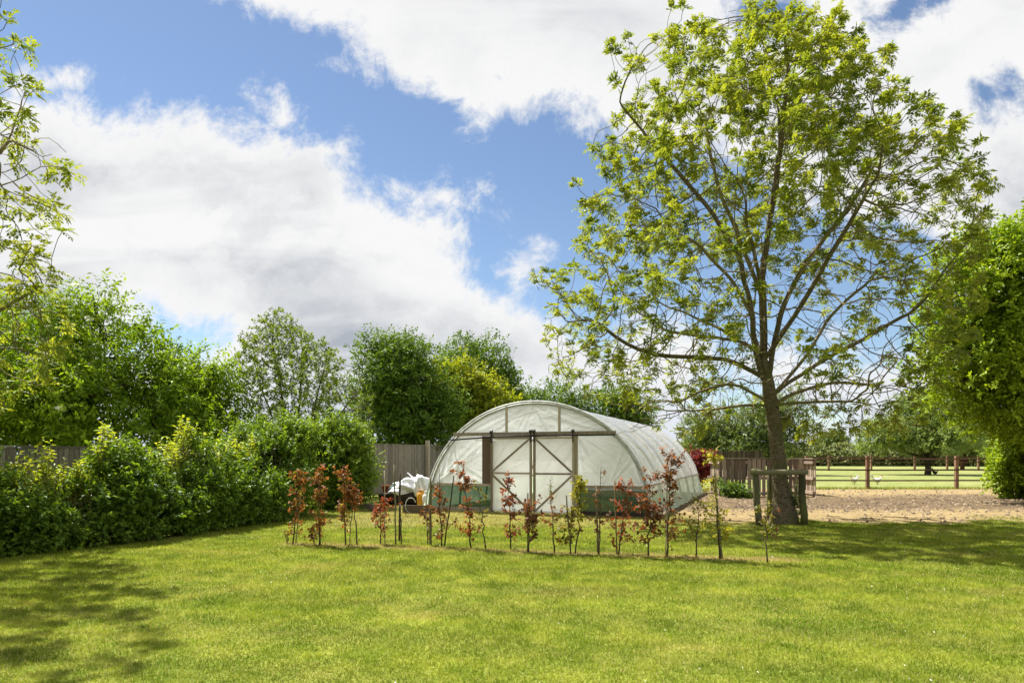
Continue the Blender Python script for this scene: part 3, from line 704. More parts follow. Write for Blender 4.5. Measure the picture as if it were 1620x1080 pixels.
bushy('hawthorn_tree', g0(978, 40.), [lob(985, 650, 42, 34, 40), lob(955, 645, 32, 26, 40), lob(1005, 670, 28, 30, 40)],
      420, 4, 7, .15, .085, 'elder_dark', 17, 'dark bush with yellowish top above the back slope of the polytunnel roof', .5, .12, 2, bottom=1., gap=.34)
bushy('hawthorn_tree', g0(1118, 52.), [lob(1110, 685, 34, 32, 52), lob(1150, 680, 34, 40, 52), lob(1135, 700, 46, 24, 52)],
      420, 4, 7, .18, .10, 'grey_leaf', 18, 'grey green tree past the polytunnel, behind the far dark fence', .55, .12, 2, bottom=.9, gap=.34)
bushy('hawthorn_tree', g0(1225, 50.), [lob(1205, 668, 38, 44, 50), lob(1250, 660, 34, 52, 50), lob(1235, 695, 52, 28, 50), lob(1180, 700, 32, 26, 50)],
      560, 4, 7, .18, .10, 'grey_leaf', 19, 'dark green tree directly behind the ash trunk', .55, .14, 2, bottom=.9, gap=.34)

# ---- thin upright twiggy tree
def twiggy(name, base, outline, n_att, seed, label, mat, bark, leaf, stems, density, r_base=.07, ytrunk=None, per=5, spread=.9, cat='tree'):
    rng = np.random.default_rng(seed); base = np.asarray(base, float); root = empty(name, base, label=label, cat=cat); Y = base[1]
    ys, ls, rs = outline; att = []
    while len(att) < n_att:
        y = rng.uniform(ys[0], ys[-1]); l, r_ = np.interp(y, ys, ls), np.interp(y, ys, rs); q = rng.uniform(l, r_)
        wd_ = (r_ - l) / 2 / 1080 * Y; xm = (q - (l + r_) / 2) / max((r_ - l) / 2, 1); dep = rng.uniform(-1, 1) * math.sqrt(max(0, 1 - xm ** 2)) * wd_ * spread
        att.append(px(q, y, Y) + np.array((0, dep, 0)))
    nodes = [base.copy()]; parent = [-1]
    for sx, sy, dd in stems:
        tgt = px(sx, sy, Y) + np.array((0, dd, 0)); q = 0; k = int(np.linalg.norm(tgt - base) / .18)
        for i in range(1, k + 1):
            f = i / k; nodes.append(base + (tgt - base) * np.array((f ** 1.25, f ** 1.25, f)) + rng.normal(0, .015, 3)); parent.append(q); q = len(nodes) - 1
    N_, par = colonize(rng, np.array(att), nodes, parent, .15, 1.0, .22, 60, (0, 0, .35), .15)
    rad, chains, ld = skeleton(N_, par, .006, r_base); loc = N_ - base
    limb_mesh('trunk', loc, rad, chains, .03, 9, M[bark], root); limb_mesh('branches', loc, rad, chains, 0, .03, M[bark], root)
    d_ = unit(N_ - N_[np.maximum(np.array(par), 0)]); sel = np.array([i for i in range(len(N_)) if ld[i] < 4 and rng.random() < density(N_[i])])
    tint = rng.random(len(sel)); V, F, T = sprigs(rng, loc[sel], d_[sel], .11, 2, per, leaf, leaf * .45, tint, .3)
    link('crown', np_mesh('crown', V, F, T), M[mat], root); return root
def dens_willow(p_):
    x = 810 + p_[0] / p_[1] * 1080; y = 720 - (p_[2] - CAM_Z) / p_[1] * 1080
    return .90 if x < 540 else .16
twiggy('willow_tree', g0(468, 22.), ([490, 520, 560, 600, 640, 680, 700], [425, 395, 378, 375, 385, 420, 445], [440, 480, 540, 585, 600, 590, 560]), 4300, 21,
       'thin twiggy tree with sparse leaves and upright bare stems behind the bushes', 'willow_leaf', 'dark_bark', .095,
       [(430, 540, 0), (400, 590, .3), (470, 560, .5), (520, 580, -.4), (560, 620, .2), (450, 580, -.8), (500, 610, .9), (585, 640, -.3)], dens_willow, per=7)

# ---- paddock trees
bushy('apple_tree', g0(1468, 51.), [lob(1435, 680, 50, 34, 51), lob(1480, 660, 60, 38, 51), lob(1525, 680, 46, 30, 51), lob(1400, 690, 38, 26, 51), lob(1450, 640, 40, 22, 51), lob(1470, 690, 60, 24, 51, 2.5, -1.5)],
      1250, 4, 8, .17, .075, 'apple_leaf', 23, 'round spreading green tree with a short forked trunk out in the paddock', .5, .24, 3, bottom=1.85, gap=.34, fork=.75)
bushy('apple_tree', g0(1522, 68.), [lob(1530, 680, 48, 34, 68), lob(1570, 690, 44, 28, 68), lob(1500, 690, 34, 24, 68), lob(1550, 700, 40, 20, 68)],
      800, 4, 7, .22, .10, 'grey_leaf', 24, 'darker tree with a thin reddish trunk behind the round paddock tree', .65, .22, 1, bark='rust_bark', bottom=1.6, gap=.34)
bushy('hawthorn_tree', g0(1600, 60.), [lob(1590, 690, 36, 34, 60), lob(1625, 675, 34, 44, 60), lob(1575, 705, 30, 22, 60), lob(1610, 710, 30, 22, 60)],
      600, 4, 7, .2, .10, 'apple_leaf', 25, 'pale grey green bush behind the far paddock rails beside the hornbeam', .6, .15, 2, bottom=.6, gap=.34)
bushy('oak_tree', g0(1316, 150.), [lob(1316, 697, 20, 13, 150), lob(1302, 702, 13, 10, 150), lob(1332, 702, 12, 10, 150), lob(1322, 690, 12, 8, 150)],
      520, 4, 6, .30, .2, 'grey_leaf', 26, 'small looking rounded oak far off above the field hedge', .62, .4, 1, bottom=1., gap=.3)
# ---- hornbeam on the edge of the track, with its low skirt
Y = 21.
bushy('hornbeam_tree', g0(1672, Y), [lob(1560, 470, 90, 95, Y), lob(1640, 410, 95, 90, Y), lob(1540, 580, 90, 75, Y), lob(1630, 560, 110, 110, Y), lob(1495, 530, 40, 40, Y), lob(1525, 605, 44, 34, Y), lob(1600, 645, 60, 40, Y, 1.6), lob(1720, 520, 110, 150, Y), lob(1560, 410, 46, 40, Y), lob(1680, 360, 60, 50, Y), lob(1655, 690, 60, 46, Y, 1.5), lob(1605, 672, 34, 26, Y, 1.2, -.8)],
      3200, 4, 8, .135, .075, 'hornbeam_leaf', 27, 'dense bright green hornbeam at the edge of the dirt track', .42, .22, 1, bottom=2.0, gap=.54, fork=2.3)
bushy('hornbeam_bush', g0(1622, 22.5), [lob(1622, 735, 40, 44, 22.5), lob(1605, 760, 26, 30, 22.5), lob(1640, 705, 40, 36, 22.5), lob(1612, 715, 26, 24, 22.5)],
      420, 4, 8, .13, .075, 'hornbeam_leaf', 28, 'low bright green bush at the end of the paddock rails under the hornbeam', .30, .05, 3, cat='bush', bottom=.12, gap=.36)

# ---- field hedge right across the far side
def hedge_run(name, pts, zprof, half, nclump, k, m_, L, Wd, mat, seed, label, clump_r, cat='hedge', kind=None, gap=.3):
    rng = np.random.default_rng(seed); pts = np.array(pts, float); seg = np.linalg.norm(np.diff(pts, axis=0), axis=1); cum = np.concatenate(([0], np.cumsum(seg)))
    root = empty(name, (pts[0][0], pts[0][1], 0), label=label, cat=cat, kind=kind); n = nclump * 2
    s_ = rng.random(n) * cum[-1]; cx_ = np.interp(s_, cum, pts[:, 0]); cy_ = np.interp(s_, cum, pts[:, 1])
    tx = np.interp(s_ + .1, cum, pts[:, 0]) - np.interp(s_ - .1, cum, pts[:, 0]); ty = np.interp(s_ + .1, cum, pts[:, 1]) - np.interp(s_ - .1, cum, pts[:, 1])
    nrm = unit(np.stack((ty, -tx), 1)); top = zprof(s_, cum[-1]); a = rng.uniform(-.15, math.pi + .15, n); rr = rng.random(n) ** .36
    wob = 1 + .35 * (vnoise(s_, a, 1.4, seed) - .5); q = half * np.cos(a) * rr * wob
    zz = np.where(np.sin(a) > 0, top * (.30 + .70 * np.maximum(np.sin(a), 0) ** .8 * rr * wob), .2) - .25 * rng.random(n) * (np.abs(np.cos(a)) > .5) * top
    low = rng.random(n) < .38; zz = np.where(low, rng.random(n) * top * .65, zz); q = np.where(low, half * np.sign(rng.random(n) - .5) * (.7 + .3 * rng.random(n)) * wob, q)
    C = np.stack((cx_ + nrm[:, 0] * q, cy_ + nrm[:, 1] * q, np.maximum(zz, .06)), 1)
    out = unit(np.stack((nrm[:, 0] * q / half, nrm[:, 1] * q / half, np.where(low, .1, np.maximum(zz / top, 0) - .2)), 1))
    keep = vnoise(s_, C[:, 2], 1 / (clump_r * 2.2), seed + 1) > gap * rng.random(n) * 1.6; C, out = C[keep][:nclump], out[keep][:nclump]
    tint = np.clip(rng.random(len(C)) * .7 + .3 * vnoise(C[:, 0], C[:, 1], .9, seed + 2), 0, 1); o = np.array(root.location)
    V, F, T = sprigs(rng, C - o, out, clump_r, k, m_, L, Wd, tint, .3)
    link('foliage', np_mesh('foliage', V, F, T), M[mat], root); return root, cum, pts, rng
hedge_run('field_hedge', [(-40, 88), (-20, 92), (25, 96), (60, 90), (85, 86)], lambda s, L: 2.0 + .8 * vnoise(s, s * 0, .12, 3), 1.8, 5200, 4, 6, .36, .26, 'far_leaf', 41, 'long low field hedge running along the far side of the paddock', .75)

# ---- the ash standing just out of sight, its branches reaching in
BY = 9.6
def bp(x, y, dy=0.): return px(x, y, BY) + np.array((0, dy, 0))
btr = [np.array((-9.0, 9.6, 0)), np.array((-9.0, 9.6, 1.2)), np.array((-8.9, 9.55, 2.2)), np.array((-8.95, 9.6, 3.6)), np.array((-9.1, 9.7, 5.5)), np.array((-9.0, 9.7, 7.2))]
blimbs = [[btr[2], (-8.4, 9.3, 3.2), (-7.7, 9.1, 4.3), (-6.9, 9., 5.2)], [btr[2], (-8.2, 9.6, 2.9), (-7.5, 9.8, 3.4), (-6.8, 9.9, 3.9)], [btr[3], (-8.3, 10.2, 5.), (-7.6, 10.4, 6.3)], [btr[3], (-9.6, 8.8, 4.6), (-10.4, 8., 5.6)],
          [btr[3], (-9.8, 10.4, 4.6), (-10.8, 11.2, 5.8)], [btr[4], (-8.3, 9.1, 6.6), (-7.7, 8.7, 7.6)], [btr[2], (-9.6, 8.6, 3.), (-10.2, 7.6, 3.8)], [btr[2], (-8.6, 8.6, 3.), (-8., 7.8, 3.8), (-7.5, 7.2, 4.8)]]
blimbs = [[np.array(q, float) for q in L_] for L_ in blimbs]
blimbs += [[btr[5], np.array((-8.9, 8.9, 8.2)), np.array((-8.7, 8.2, 9.2))], [btr[4], np.array((-9., 8.4, 6.6)), np.array((-8.8, 7.2, 7.6)), np.array((-8.4, 6.5, 8.3))]]
rng = np.random.default_rng(91); att = []
while len(att) < 4200:
    z = rng.uniform(2.0, 10.2); rad_ = np.interp(z, [2.0, 2.8, 3.9, 4.6, 5.4, 6.3, 7.2, 8.5, 9.4, 10.2], [1.6, 2.7, 3.0, 3.1, 3.1, 3.1, 3.0, 2.6, 1.9, .8]); a = rng.uniform(0, 6.283); s = rng.random() ** .5
    q = np.array((-9. + math.cos(a) * rad_ * s, 9.6 - max(0, z - 4) * .22 + math.sin(a) * rad_ * s * 1.0, z)); qx = 810 + q[0] / q[1] * 1080; qy = 720 - (z - CAM_Z) / q[1] * 1080
    if qx > np.interp(qy, [0, 60, 120, 250, 340, 400, 450, 520, 620], [22, 40, 58, 116, 128, 92, 105, 115, 100]): continue
    if vnoise(q[0] + 40, q[2] + q[1], 1.1, 5) < .38 and rng.random() < .8: continue
    att.append(q)
grow_ash('ash_tree', btr[0], btr, blimbs, np.array(att), 8, 'ash with feathery yellow green leaves leaning in over the hedge and low fence', .15, 8, .14, .072,
         lambda p_: .80 if math.hypot(p_[0] + 9, p_[1] - 9.6) < 1.5 else .30, dk=.24)

# ---- hedge along the lawn
HZ_x = [0, 40, 62, 85, 112, 150, 170, 190, 215, 250, 285, 310, 345, 380]
def hz_left(s, L):
    f = s / L; return np.interp(f, [0, .14, .26, .34, .42, .55, .62, .70, .80, .88, 1], [1.25, 1.0, 1.02, 1.28, .98, 1.34, 1.06, 1.58, 1.30, 1.60, 1.85]) * (1 + .30 * (vnoise(s, s * 0, 1.6, 2) - .5))
hp = [(-9.3, 7.2), (-7.75, 9.8), (-6.5, 11.9), (-5.75, 14.6), (-5.45, 16.0)]
root, cum, pts, rng = hedge_run('garden_hedge', hp, hz_left, .62, 3300, 4, 7, .082, .050, 'hedge_leaf', 51, 'dark green leafy hedge with yellow green tips edging the shaded side of the lawn', .21, gap=.34)
o = np.array(root.location); mb = MB(2)
for i in range(260):
    s = rng.random() * cum[-1]; c = np.array((np.interp(s, cum, pts[:, 0]), np.interp(s, cum, pts[:, 1]), 0)); c[:2] += rng.normal(0, .22, 2)
    h = (.6 + .5 * rng.random()) * float(hz_left(np.array([s]), cum[-1])[0]); P, q = taper(rng, c - o, c - o + np.array((rng.normal(0, .22), rng.normal(0, .22), h)), .011, .004, 7, .02); mb.tube(P, q, 4, cap=False)
mb.build('stems', M['dark_bark'], root)
# tall young shoots standing up out of it, leaves hanging from their tips
C = []; D = []
for xx, yt, n_ in [(float(x_), float(np.interp(x_, [0, 110, 215, 300, 400], [738, 740, 728, 700, 700]) + rng.uniform(-14, 10)), 2) for x_ in rng.uniform(-10, 410, 46)] + [(30, 735, 5), (55, 722, 6), (95, 738, 6), (125, 735, 6), (140, 722, 6), (190, 715, 6), (232, 728, 6), (255, 718, 6), (275, 705, 6), (330, 712, 6), (355, 705, 6), (380, 700, 6), (45, 706, 3), (62, 690, 5), (80, 712, 4), (100, 720, 2), (150, 700, 4), (168, 668, 7), (182, 680, 5), (200, 700, 3), (222, 706, 4), (240, 712, 3), (262, 690, 4), (284, 655, 8), (300, 668, 7), (318, 684, 5), (345, 690, 4), (365, 690, 4), (20, 728, 3), (395, 684, 5)]:
    for j in range(n_):
        x = xx + rng.normal(0, 7); Yc = float(np.interp(x, [0, 100, 250, 400], [10.1, 10.8, 12.3, 15.])) + rng.normal(0, .15)
        top = px(x, yt + abs(rng.normal(0, 14)), Yc); bot = top * np.array((1, 1, 0)) + np.array((rng.normal(0, .08), rng.normal(0, .08), max(.55, top[2] - .75))); L_ = np.linalg.norm(top - bot)
        P, q = taper(rng, bot - o, top - o, .006, .003, 8, .02)
        mb2 = MB(1) if not C else mb2; mb2.tube(P, q, 4, cap=False)
        for f in np.linspace(.25, 1, int(L_ / .034)):
            i = f * 7; a = int(min(i, 6)); C.append(P[a] + (P[a + 1] - P[a]) * (i - a)); an = rng.uniform(0, 6.283); D.append((math.cos(an), math.sin(an), .35 + .5 * (f > .93)))
mb2.build('shoot_stems', M['twig'], root); C = np.array(C); D = np.array(D); n = len(C)
V, F, T = leaf_arrays(rng, C, D, np.tile((0, 0, 1.), (n, 1)) + rng.normal(0, .25, (n, 3)), .085 * (.6 + .7 * rng.random(n)), .04, rng.random(n), .35, .18)
link('shoot_leaves', np_mesh('shoot_leaves', V, F, T), M['shoot_leaf'], root)['label'] = 'pale yellow green leaves on the tall young shoots'

def sbush(name, base, lobes, n, mat, seed, label, L=.072, cr=.22, **kw):
    return bushy(name, base, lobes, n, 4, 8, L, L * .55, mat, seed, label, clump_r=cr, trunk_r=.035, stems=4, cat='bush', **kw)
Y = 16.6
M['bush_leaf'] = leaf_mat('light bush leaf', (0.08, 0.155, 0.014), (0.25, 0.345, 0.03), .45, gloss=.3)
sbush('garden_bush', g0(425, Y), [lob(425, 735, 62, 58, Y), lob(395, 770, 60, 50, Y), lob(450, 700, 40, 32, Y), lob(410, 700, 34, 26, Y), lob(440, 785, 54, 40, Y, .7, -.2), lob(470, 690, 24, 20, Y)], 1500, 'bush_leaf', 61,
      'big light green bush swelling above the hedge before the thin twiggy tree', .08, .24, bottom=.06, gap=.36)
Y = 18.6
sbush('garden_bush', g0(535, Y), [lob(530, 735, 52, 56, Y), lob(515, 775, 56, 34, Y), lob(550, 705, 34, 28, Y), lob(500, 705, 30, 28, Y), lob(560, 760, 30, 40, Y), lob(480, 745, 40, 50, Y), lob(508, 688, 18, 28, Y), lob(558, 690, 15, 24, Y), lob(535, 682, 14, 20, Y)], 1500, 'bush_leaf', 62,
      'mid green bush at the end of the hedge by the tall fence panels', .08, .24, bottom=.06, gap=.36)

# ---- close boarded fence running past the back of the garden
fa = np.array((-13.4, 2.46)); fd_ = unit(np.array((.4087, 1.)))
root = empty('board_fence', (fa[0], fa[1], 0), math.atan2(fd_[1], fd_[0]), label='long weathered close board fence running behind the hedge to the polytunnel', cat='fence')
s_at = lambda Yv: (Yv - fa[1]) / fd_[1]
step_s = s_at(17.3); k = 0; s = 0.
while s < s_at(34):
    W_ = 1.83; h = 1.58 if s + .5 < step_s else 1.80; mb = MB(100 + k); nb = 16; pitch = (W_ - .1) / nb
    for i in range(nb):
        xx = s + .1 + pitch * (i + .5); mb.frame((xx, mb.rng.normal(0, .003), .03 + h / 2 - .01), (pitch * .80, -.016, 0), (.002, .012, 0), (mb.rng.normal(0, .004), 0, h - .05), t=.35 + .3 * mb.rng.random())
        mb.box((xx + pitch * .5, .030, .03 + h / 2 - .01), (pitch * .5, .012, h - .06), t=.2)
    p_ = mb.build('panel', M['fence_wood'], root)
    MB(300 + k).box((s + W_ / 2 + .05, 0, .03 + h - .012), (W_ - .1, .05, .030)).build('capping_rail', M['fence_wood'], p_)
    MB(500 + k).box((s, .03, h / 2), (.10, .10, h + .02)).build('post', M['fence_wood'], root)
    s += W_; k += 1
sp = s_at(26.9); MB(9).box((sp, -.10, 1.0), (.13, .13, 2.04)).build('post', M['frame_wood'], root)['label'] = 'paler taller post near the polytunnel'
# far dark fence past the tunnel
root = empty('board_fence', (12.1, 45., 0), 0, label='dark board fence in the distance between the polytunnel and the ash trunk', cat='fence')
for k in range(3):
    mb = MB(700 + k)
    for i in range(11): mb.box((.065 + .13 * i + k * 1.5, mb.rng.normal(0, .006), .86), (.122, .02, 1.70))
    mb.build('panel', M['dark_stake'], root); MB(750 + k).box((k * 1.5 - .04, .05, .87), (.1, .1, 1.8)).build('post', M['dark_stake'], root)

# ================================================================ polytunnel
tun = empty('polytunnel', (TUN_O[0], TUN_O[1], 0), -TA, label='white polythene tunnel greenhouse with timber framed double doors', cat='greenhouse')
def fp(x, y, off=0.):
    k = (x - 810) / 1080; lx_ = (k * TUN_O[1] - TUN_O[0]) / (TC + k * TS); Yv = TUN_O[1] - lx_ * TS; return np.array((lx_, off, CAM_Z + (720 - y) / 1080 * Yv))
def hoop(y, rx=TW, rz=TH, n=40, z0=0.):
    a0 = math.asin(z0 / rz) if z0 else 0; a = np.linspace(math.pi - a0, a0, n); return np.stack((rx * np.cos(a), np.full(n, y), rz * np.sin(a)), 1)
HOOPS = [0.03, 1.9, 3.8, 5.7, 7.6, 9.5, TL - .03]
for i, y in enumerate(HOOPS): MB(i).tube(hoop(y, TW - .03, TH - .03), .030, 10).build('hoop', M['steel'], tun, smooth=True)
MB(3).tube(hoop(-.035, TW + .02, TH + .02, 60), .026, 10).build('edge_batten', M['film_edge'] if 'film_edge' in M else M['steel'], tun, smooth=True)
MB(3).tube([(0, .05, TH - .06), (0, TL - .05, TH - .06)], .025, 8).build('ridge_pole', M['steel'], tun)
# the stretched cover, sagging a little between hoops and pulled into folds
def cover(z_lo, ny=240, na=150):
    ys_ = np.linspace(0, TL, ny); a0 = math.asin(z_lo / TH); a = np.linspace(math.pi - a0, a0, na); A, Yg = np.meshgrid(a, ys_)
    ph = (Yg % 1.9) / 1.9; sag = np.sin(ph * math.pi) ** 2
    low = np.clip(1 - np.abs(np.sin(A)), 0, 1)
    r_ = -.030 * sag * np.sin(A) ** .5
    # folds fan down from the hoops towards the side rail
    fold = np.zeros_like(A); rg = np.random.default_rng(4)
    for q in range(70):
        y0 = rg.uniform(0, TL); sl = rg.normal(0, .9); wdt = rg.uniform(.03, .10); amp = rg.uniform(.010, .034) * rg.choice((-1, 1))
        ac = rg.choice((0, math.pi)); dA = np.abs(A - ac); fold += amp * np.exp(-((Yg - y0 - sl * (dA - .3)) / wdt) ** 2) * np.exp(-((dA - rg.uniform(.3, .9)) / rg.uniform(.25, .5)) ** 2)
    r_ = r_ + fold + .010 * (vnoise(A * 6, Yg, 1.3, 6) - .5)
    V = np.stack(((TW + r_) * np.cos(A), Yg, (TH + r_) * np.sin(A)), -1).reshape(-1, 3)
    i = np.arange(ny - 1)[:, None] * na + np.arange(na - 1)[None]; F = np.stack((i, i + 1, i + na + 1, i + na), -1).reshape(-1, 4)
    return np_mesh('cover', V, F, smooth=True)
link('cover', cover(.71), M['cover_film'], tun)
for sg in (-1, 1):
    ny, nz = 120, 14; V = []; F = []; rg = np.random.default_rng(7)
    for j in range(ny):
        y = TL * j / (ny - 1)
        for i in range(nz):
            f = i / (nz - 1); z = .70 * (1 - f) + .0 * f; b = .02 * math.sin(y * 5.3 + 2 * f) + .03 * (vnoise(y * 2, f * 2, 1.7, 8) - .5)
            V.append((sg * (TW * math.sqrt(1 - (z / TH) ** 2) + b * f + .16 * f ** 3), y, max(z, .004 + .0 * f)))
    for j in range(ny - 1):
        for i in range(nz - 1): q = j * nz + i; F.append((q, q + 1, q + nz + 1, q + nz))
    link('side_skirt', np_mesh('side_skirt', V, F, smooth=True), M['side_film'], tun)
    xr = TW * math.sqrt(1 - (.71 / TH) ** 2) + .012; MB(5).bar((sg * xr, -.02, .71), (sg * xr, TL, .71), .06, .03, (0, 0, 1)).build('side_rail', M['frame_wood'], tun)
# front wall sheets
def gable_sheet(name, x0, x1, z0, z1, y, mat, seed, amp=.02, nx=110, nz=70, corners=()):
    rg = np.random.default_rng(seed); V = []; F = []
    X, Z = np.meshgrid(np.linspace(x0, x1, nx), np.linspace(0, 1, nz)); top = np.minimum(z1, TH * np.sqrt(np.clip(1 - (X / TW) ** 2, 0, 1)) - .012)
    Zr = z0 + (np.maximum(top, z0 + .001) - z0) * Z
    dpt = amp * (vnoise(X * 1.0 + 9, Zr, 1.6, seed) - .5) * 2
    for q in range(26):
        cx_, cz_ = (x0, z0) if not corners else corners[q % len(corners)]; ang = rg.uniform(.1, 1.45); d_ = (X - cx_) * math.sin(ang) - (np.abs(Zr - cz_)) * math.cos(ang) * 1.0
        d_ = np.abs(X - cx_) * math.sin(ang) - np.abs(Zr - cz_) * math.cos(ang); dist_ = np.hypot(X - cx_, Zr - cz_)
        dpt += rg.choice((-1, 1)) * rg.uniform(.008, .030) * np.exp(-(d_ / (.012 + .035 * dist_)) ** 2) * np.exp(-dist_ / 1.3)
    V = np.stack((X, y + dpt * np.minimum(1, 4 * Z) * np.minimum(1, 6 * (1 - Z)), Zr), -1).reshape(-1, 3)
    i = np.arange(nz - 1)[:, None] * nx + np.arange(nx - 1)[None]; F = np.stack((i, i + 1, i + nx + 1, i + nx), -1).reshape(-1, 4)
    return link(name, np_mesh(name, V, F, smooth=True), mat, tun)
zb = .5 * (fp(722, 687)[2] + fp(972, 684)[2]); xb0, xb1 = fp(722, 687)[0], fp(972, 684)[0]
zr = .5 * (fp(700, 766)[2] + fp(990, 769.5)[2]); xdl, xdr = fp(780, 750)[0], fp(911, 750)[0]
gable_sheet('gable_sheet', -1.95, 1.95, zb, 9, .004, M['film'], 1, .02, corners=((-1.9, zb), (1.9, zb), (0, TH)))
gable_sheet('front_sheet', -TW + .09, xdl, zr, zb, .005, M['film'], 2, .03, corners=((xdl, zr), (-2.2, zb), (-2.7, zr)))
gable_sheet('front_sheet', xdr, TW - .09, zr, zb, .005, M['film'], 3, .03, corners=((xdr, zb), (2.7, zr), (1.9, zr)))
gable_sheet('netting', -TW + .03, xdl, .10, zr, .012, M['net'], 4, .02, 30, 12)
gable_sheet('netting', xdr, TW - .03, .10, zr, .012, M['net'], 5, .02, 30, 12)
V = [(TW * math.cos(a), TL - .01, TH * math.sin(a)) for a in np.linspace(0, math.pi, 40)]; link('rear_sheet', np_mesh('rear_sheet', [V[0]] + V[1:], [tuple(range(40))]), M['film'], tun)
# timbers of the front wall
fw = M['frame_wood']
def bar(name, a, b, wd, th, y, seed, mat=None, par=tun, up=(0, 1, 0)):
    a, b = np.array(a, float), np.array(b, float); a[1] = b[1] = y; return MB(seed).bar(a, b, wd, th, up).build(name, mat or fw, par, bevel=.004)
bar('lintel', (xb0 - .06, 0, zb), (xb1 + .04, 0, zb), .085, .06, -.030, 1)
for x, yt in ((802, 641), (885.5, 641)): bar('king_post', (fp(x, 680)[0], 0, zb + .045), (fp(x, 680)[0], 0, fp(x, yt)[2] - .03), .055, .045, -.028, int(x))
bar('door_post', (xdl, 0, .02), (xdl, 0, zb - .045), .07, .06, -.026, 3); bar('door_post', (xdr + .01, 0, .02), (xdr + .01, 0, zb - .045), .085, .07, -.026, 4)
bar('wall_rail', (-TW + .10, 0, zr), (xdl - .037, 0, zr), .06, .05, -.028, 5); bar('wall_rail', (xdr + .055, 0, zr), (TW - .10, 0, zr), .06, .05, -.028, 6)
bar('base_board', (-TW + .02, 0, .075), (xdl - .037, 0, .075), .10, .045, -.028, 7); bar('base_board', (xdr + .055, 0, .055), (TW - .02, 0, .055), .10, .045, -.028, 8, M['dark_stake'])
xo = fp(771, 750)[0]; bar('brown_board', (xo, 0, zr + .02), (xo, 0, zb - .05), .27, .012, -.016, 12, M['brown_ply'])
# sliding gear
bar('door_track', fp(716, 696), (xdl + .05, 0, zb - .075), .036, .03, -.115, 13, M['black']); bar('door_track', (xdl + .05, 0, zb - .070), fp(975, 687.5), .036, .03, -.113, 14, M['black'])
def door(x0, x1, zt, zb_, flip, seed):
    d = bar('door_sheet', (0, 0, 0), (1, 0, 0), .1, .1, 0, 0); bpy.data.objects.remove(d)
    y = -.155; cx_ = (x0 + x1) / 2; nx = 24
    X, Z = np.meshgrid(np.linspace(x0 + .01, x1 - .01, nx), np.linspace(zb_ + .01, zt - .01, nx)); dp = .012 * (vnoise(X * 2, Z * 2, 1.2, seed) - .5)
    i = np.arange(nx - 1)[:, None] * nx + np.arange(nx - 1)[None]; F = np.stack((i, i + 1, i + nx + 1, i + nx), -1).reshape(-1, 4)
    dr = link('door', np_mesh('door', np.stack((X, y + dp, Z), -1).reshape(-1, 3), F, smooth=True), M['door_film'], tun)
    wdt = .058; xl, xr = x0 + wdt / 2, x1 - wdt / 2; zm = (zt + zb_) / 2 + .02
    for xs_ in (xl, xr): bar('stile', (xs_, 0, zb_), (xs_, 0, zt), wdt * (1.05 if (xs_ == xr) != flip else .85), .04, y - .030, seed + int(xs_ * 100) + 50, par=dr)
    bar('rail', (x0 + wdt * 1.2, 0, zt - .03), (x1 - wdt * 1.2, 0, zt - .03), .05, .036, y - .028, seed + 1, par=dr); bar('rail', (x0 + wdt * 1.2, 0, zm), (x1 - wdt * 1.2, 0, zm), .045, .036, y - .028, seed + 2, par=dr)
    bar('rail', (x0 + wdt * 1.2, 0, zb_ + .02), (x1 - wdt * 1.2, 0, zb_ + .02), .04, .036, y - .028, seed + 6, M['door_film'], par=dr)
    a, b = (x0 + wdt, x1 - wdt * 1.1) if not flip else (x1 - wdt, x0 + wdt * 1.1)
    bar('brace', (a, 0, zm + .04), (b, 0, zt - .06), .046, .034, y - .052, seed + 3, par=dr); bar('brace', (a, 0, zm - .04), (b, 0, zb_ + .04), .046, .034, y - .052, seed + 4, par=dr)
    for xs_ in (xl, xr):
        h = MB(seed).box((xs_, y - .05, zb - .075), (.034, .022, .30)); h.tube([(xs_ - .03, y - .05, zb + .05), (xs_ + .03, y - .05, zb + .05)], .045, 10); h.build('hanger', M['black'], dr)
x0, xm0, xm1, x1 = fp(780.5, 750)[0], fp(845.5, 750)[0], fp(847.5, 750)[0], fp(912, 750)[0]
door(x0, xm0, zb - .08, .06, False, 21); door(xm1, x1, zb - .08, .05, True, 22)

# ---- odds and ends leaning against the tunnel
hb = gx(655, 806)
def lumpy(name, c, rx, ry, rz, mat, seed, label=None, cat=None, amp=.25, fr=2.2, nu=72, nv=40, flat=.02, tilt=0., group=None):
    r_ = np.random.default_rng(seed); V = []; F = []
    for j in range(nv + 1):
        for i in range(nu):
            a = 6.283 * i / nu; b = -math.pi / 2 + math.pi * j / nv; d_ = np.array((math.cos(a) * math.cos(b), math.sin(a) * math.cos(b), math.sin(b)))
            q = 1 + amp * (vnoise(d_[0] * fr + 20 + d_[2] * 2, d_[1] * fr + 20, 1.3, seed) - .5) * 2 + amp * .45 * abs(math.sin(1.9 * d_[0] * fr + 1.3 * d_[2] * fr + seed)) + amp * .10 * math.sin(13 * d_[2] + 9 * d_[0] + 4 * d_[1])
            z = d_[2] * rz * q; V.append((d_[0] * rx * q, d_[1] * ry * q, max(z + rz * .8, 0.) + flat + tilt * d_[0] * rx))
    for j in range(nv):
        for i in range(nu): k = (i + 1) % nu; F.append((j * nu + i, j * nu + k, (j + 1) * nu + k, (j + 1) * nu + i))
    me = np_mesh(name, V, F, smooth=True); o_ = link(name, me, mat); o_.location = c
    if label: tag(o_, label, cat, group)
    return o_
lumpy('soil_heap', gx(648, 803) + np.array((-.1, 1.3, 0)), .85, .5, .26, M['dark_soil'], 5, 'heap of dark compost under the white sack beside the polytunnel', 'soil heap', .2)
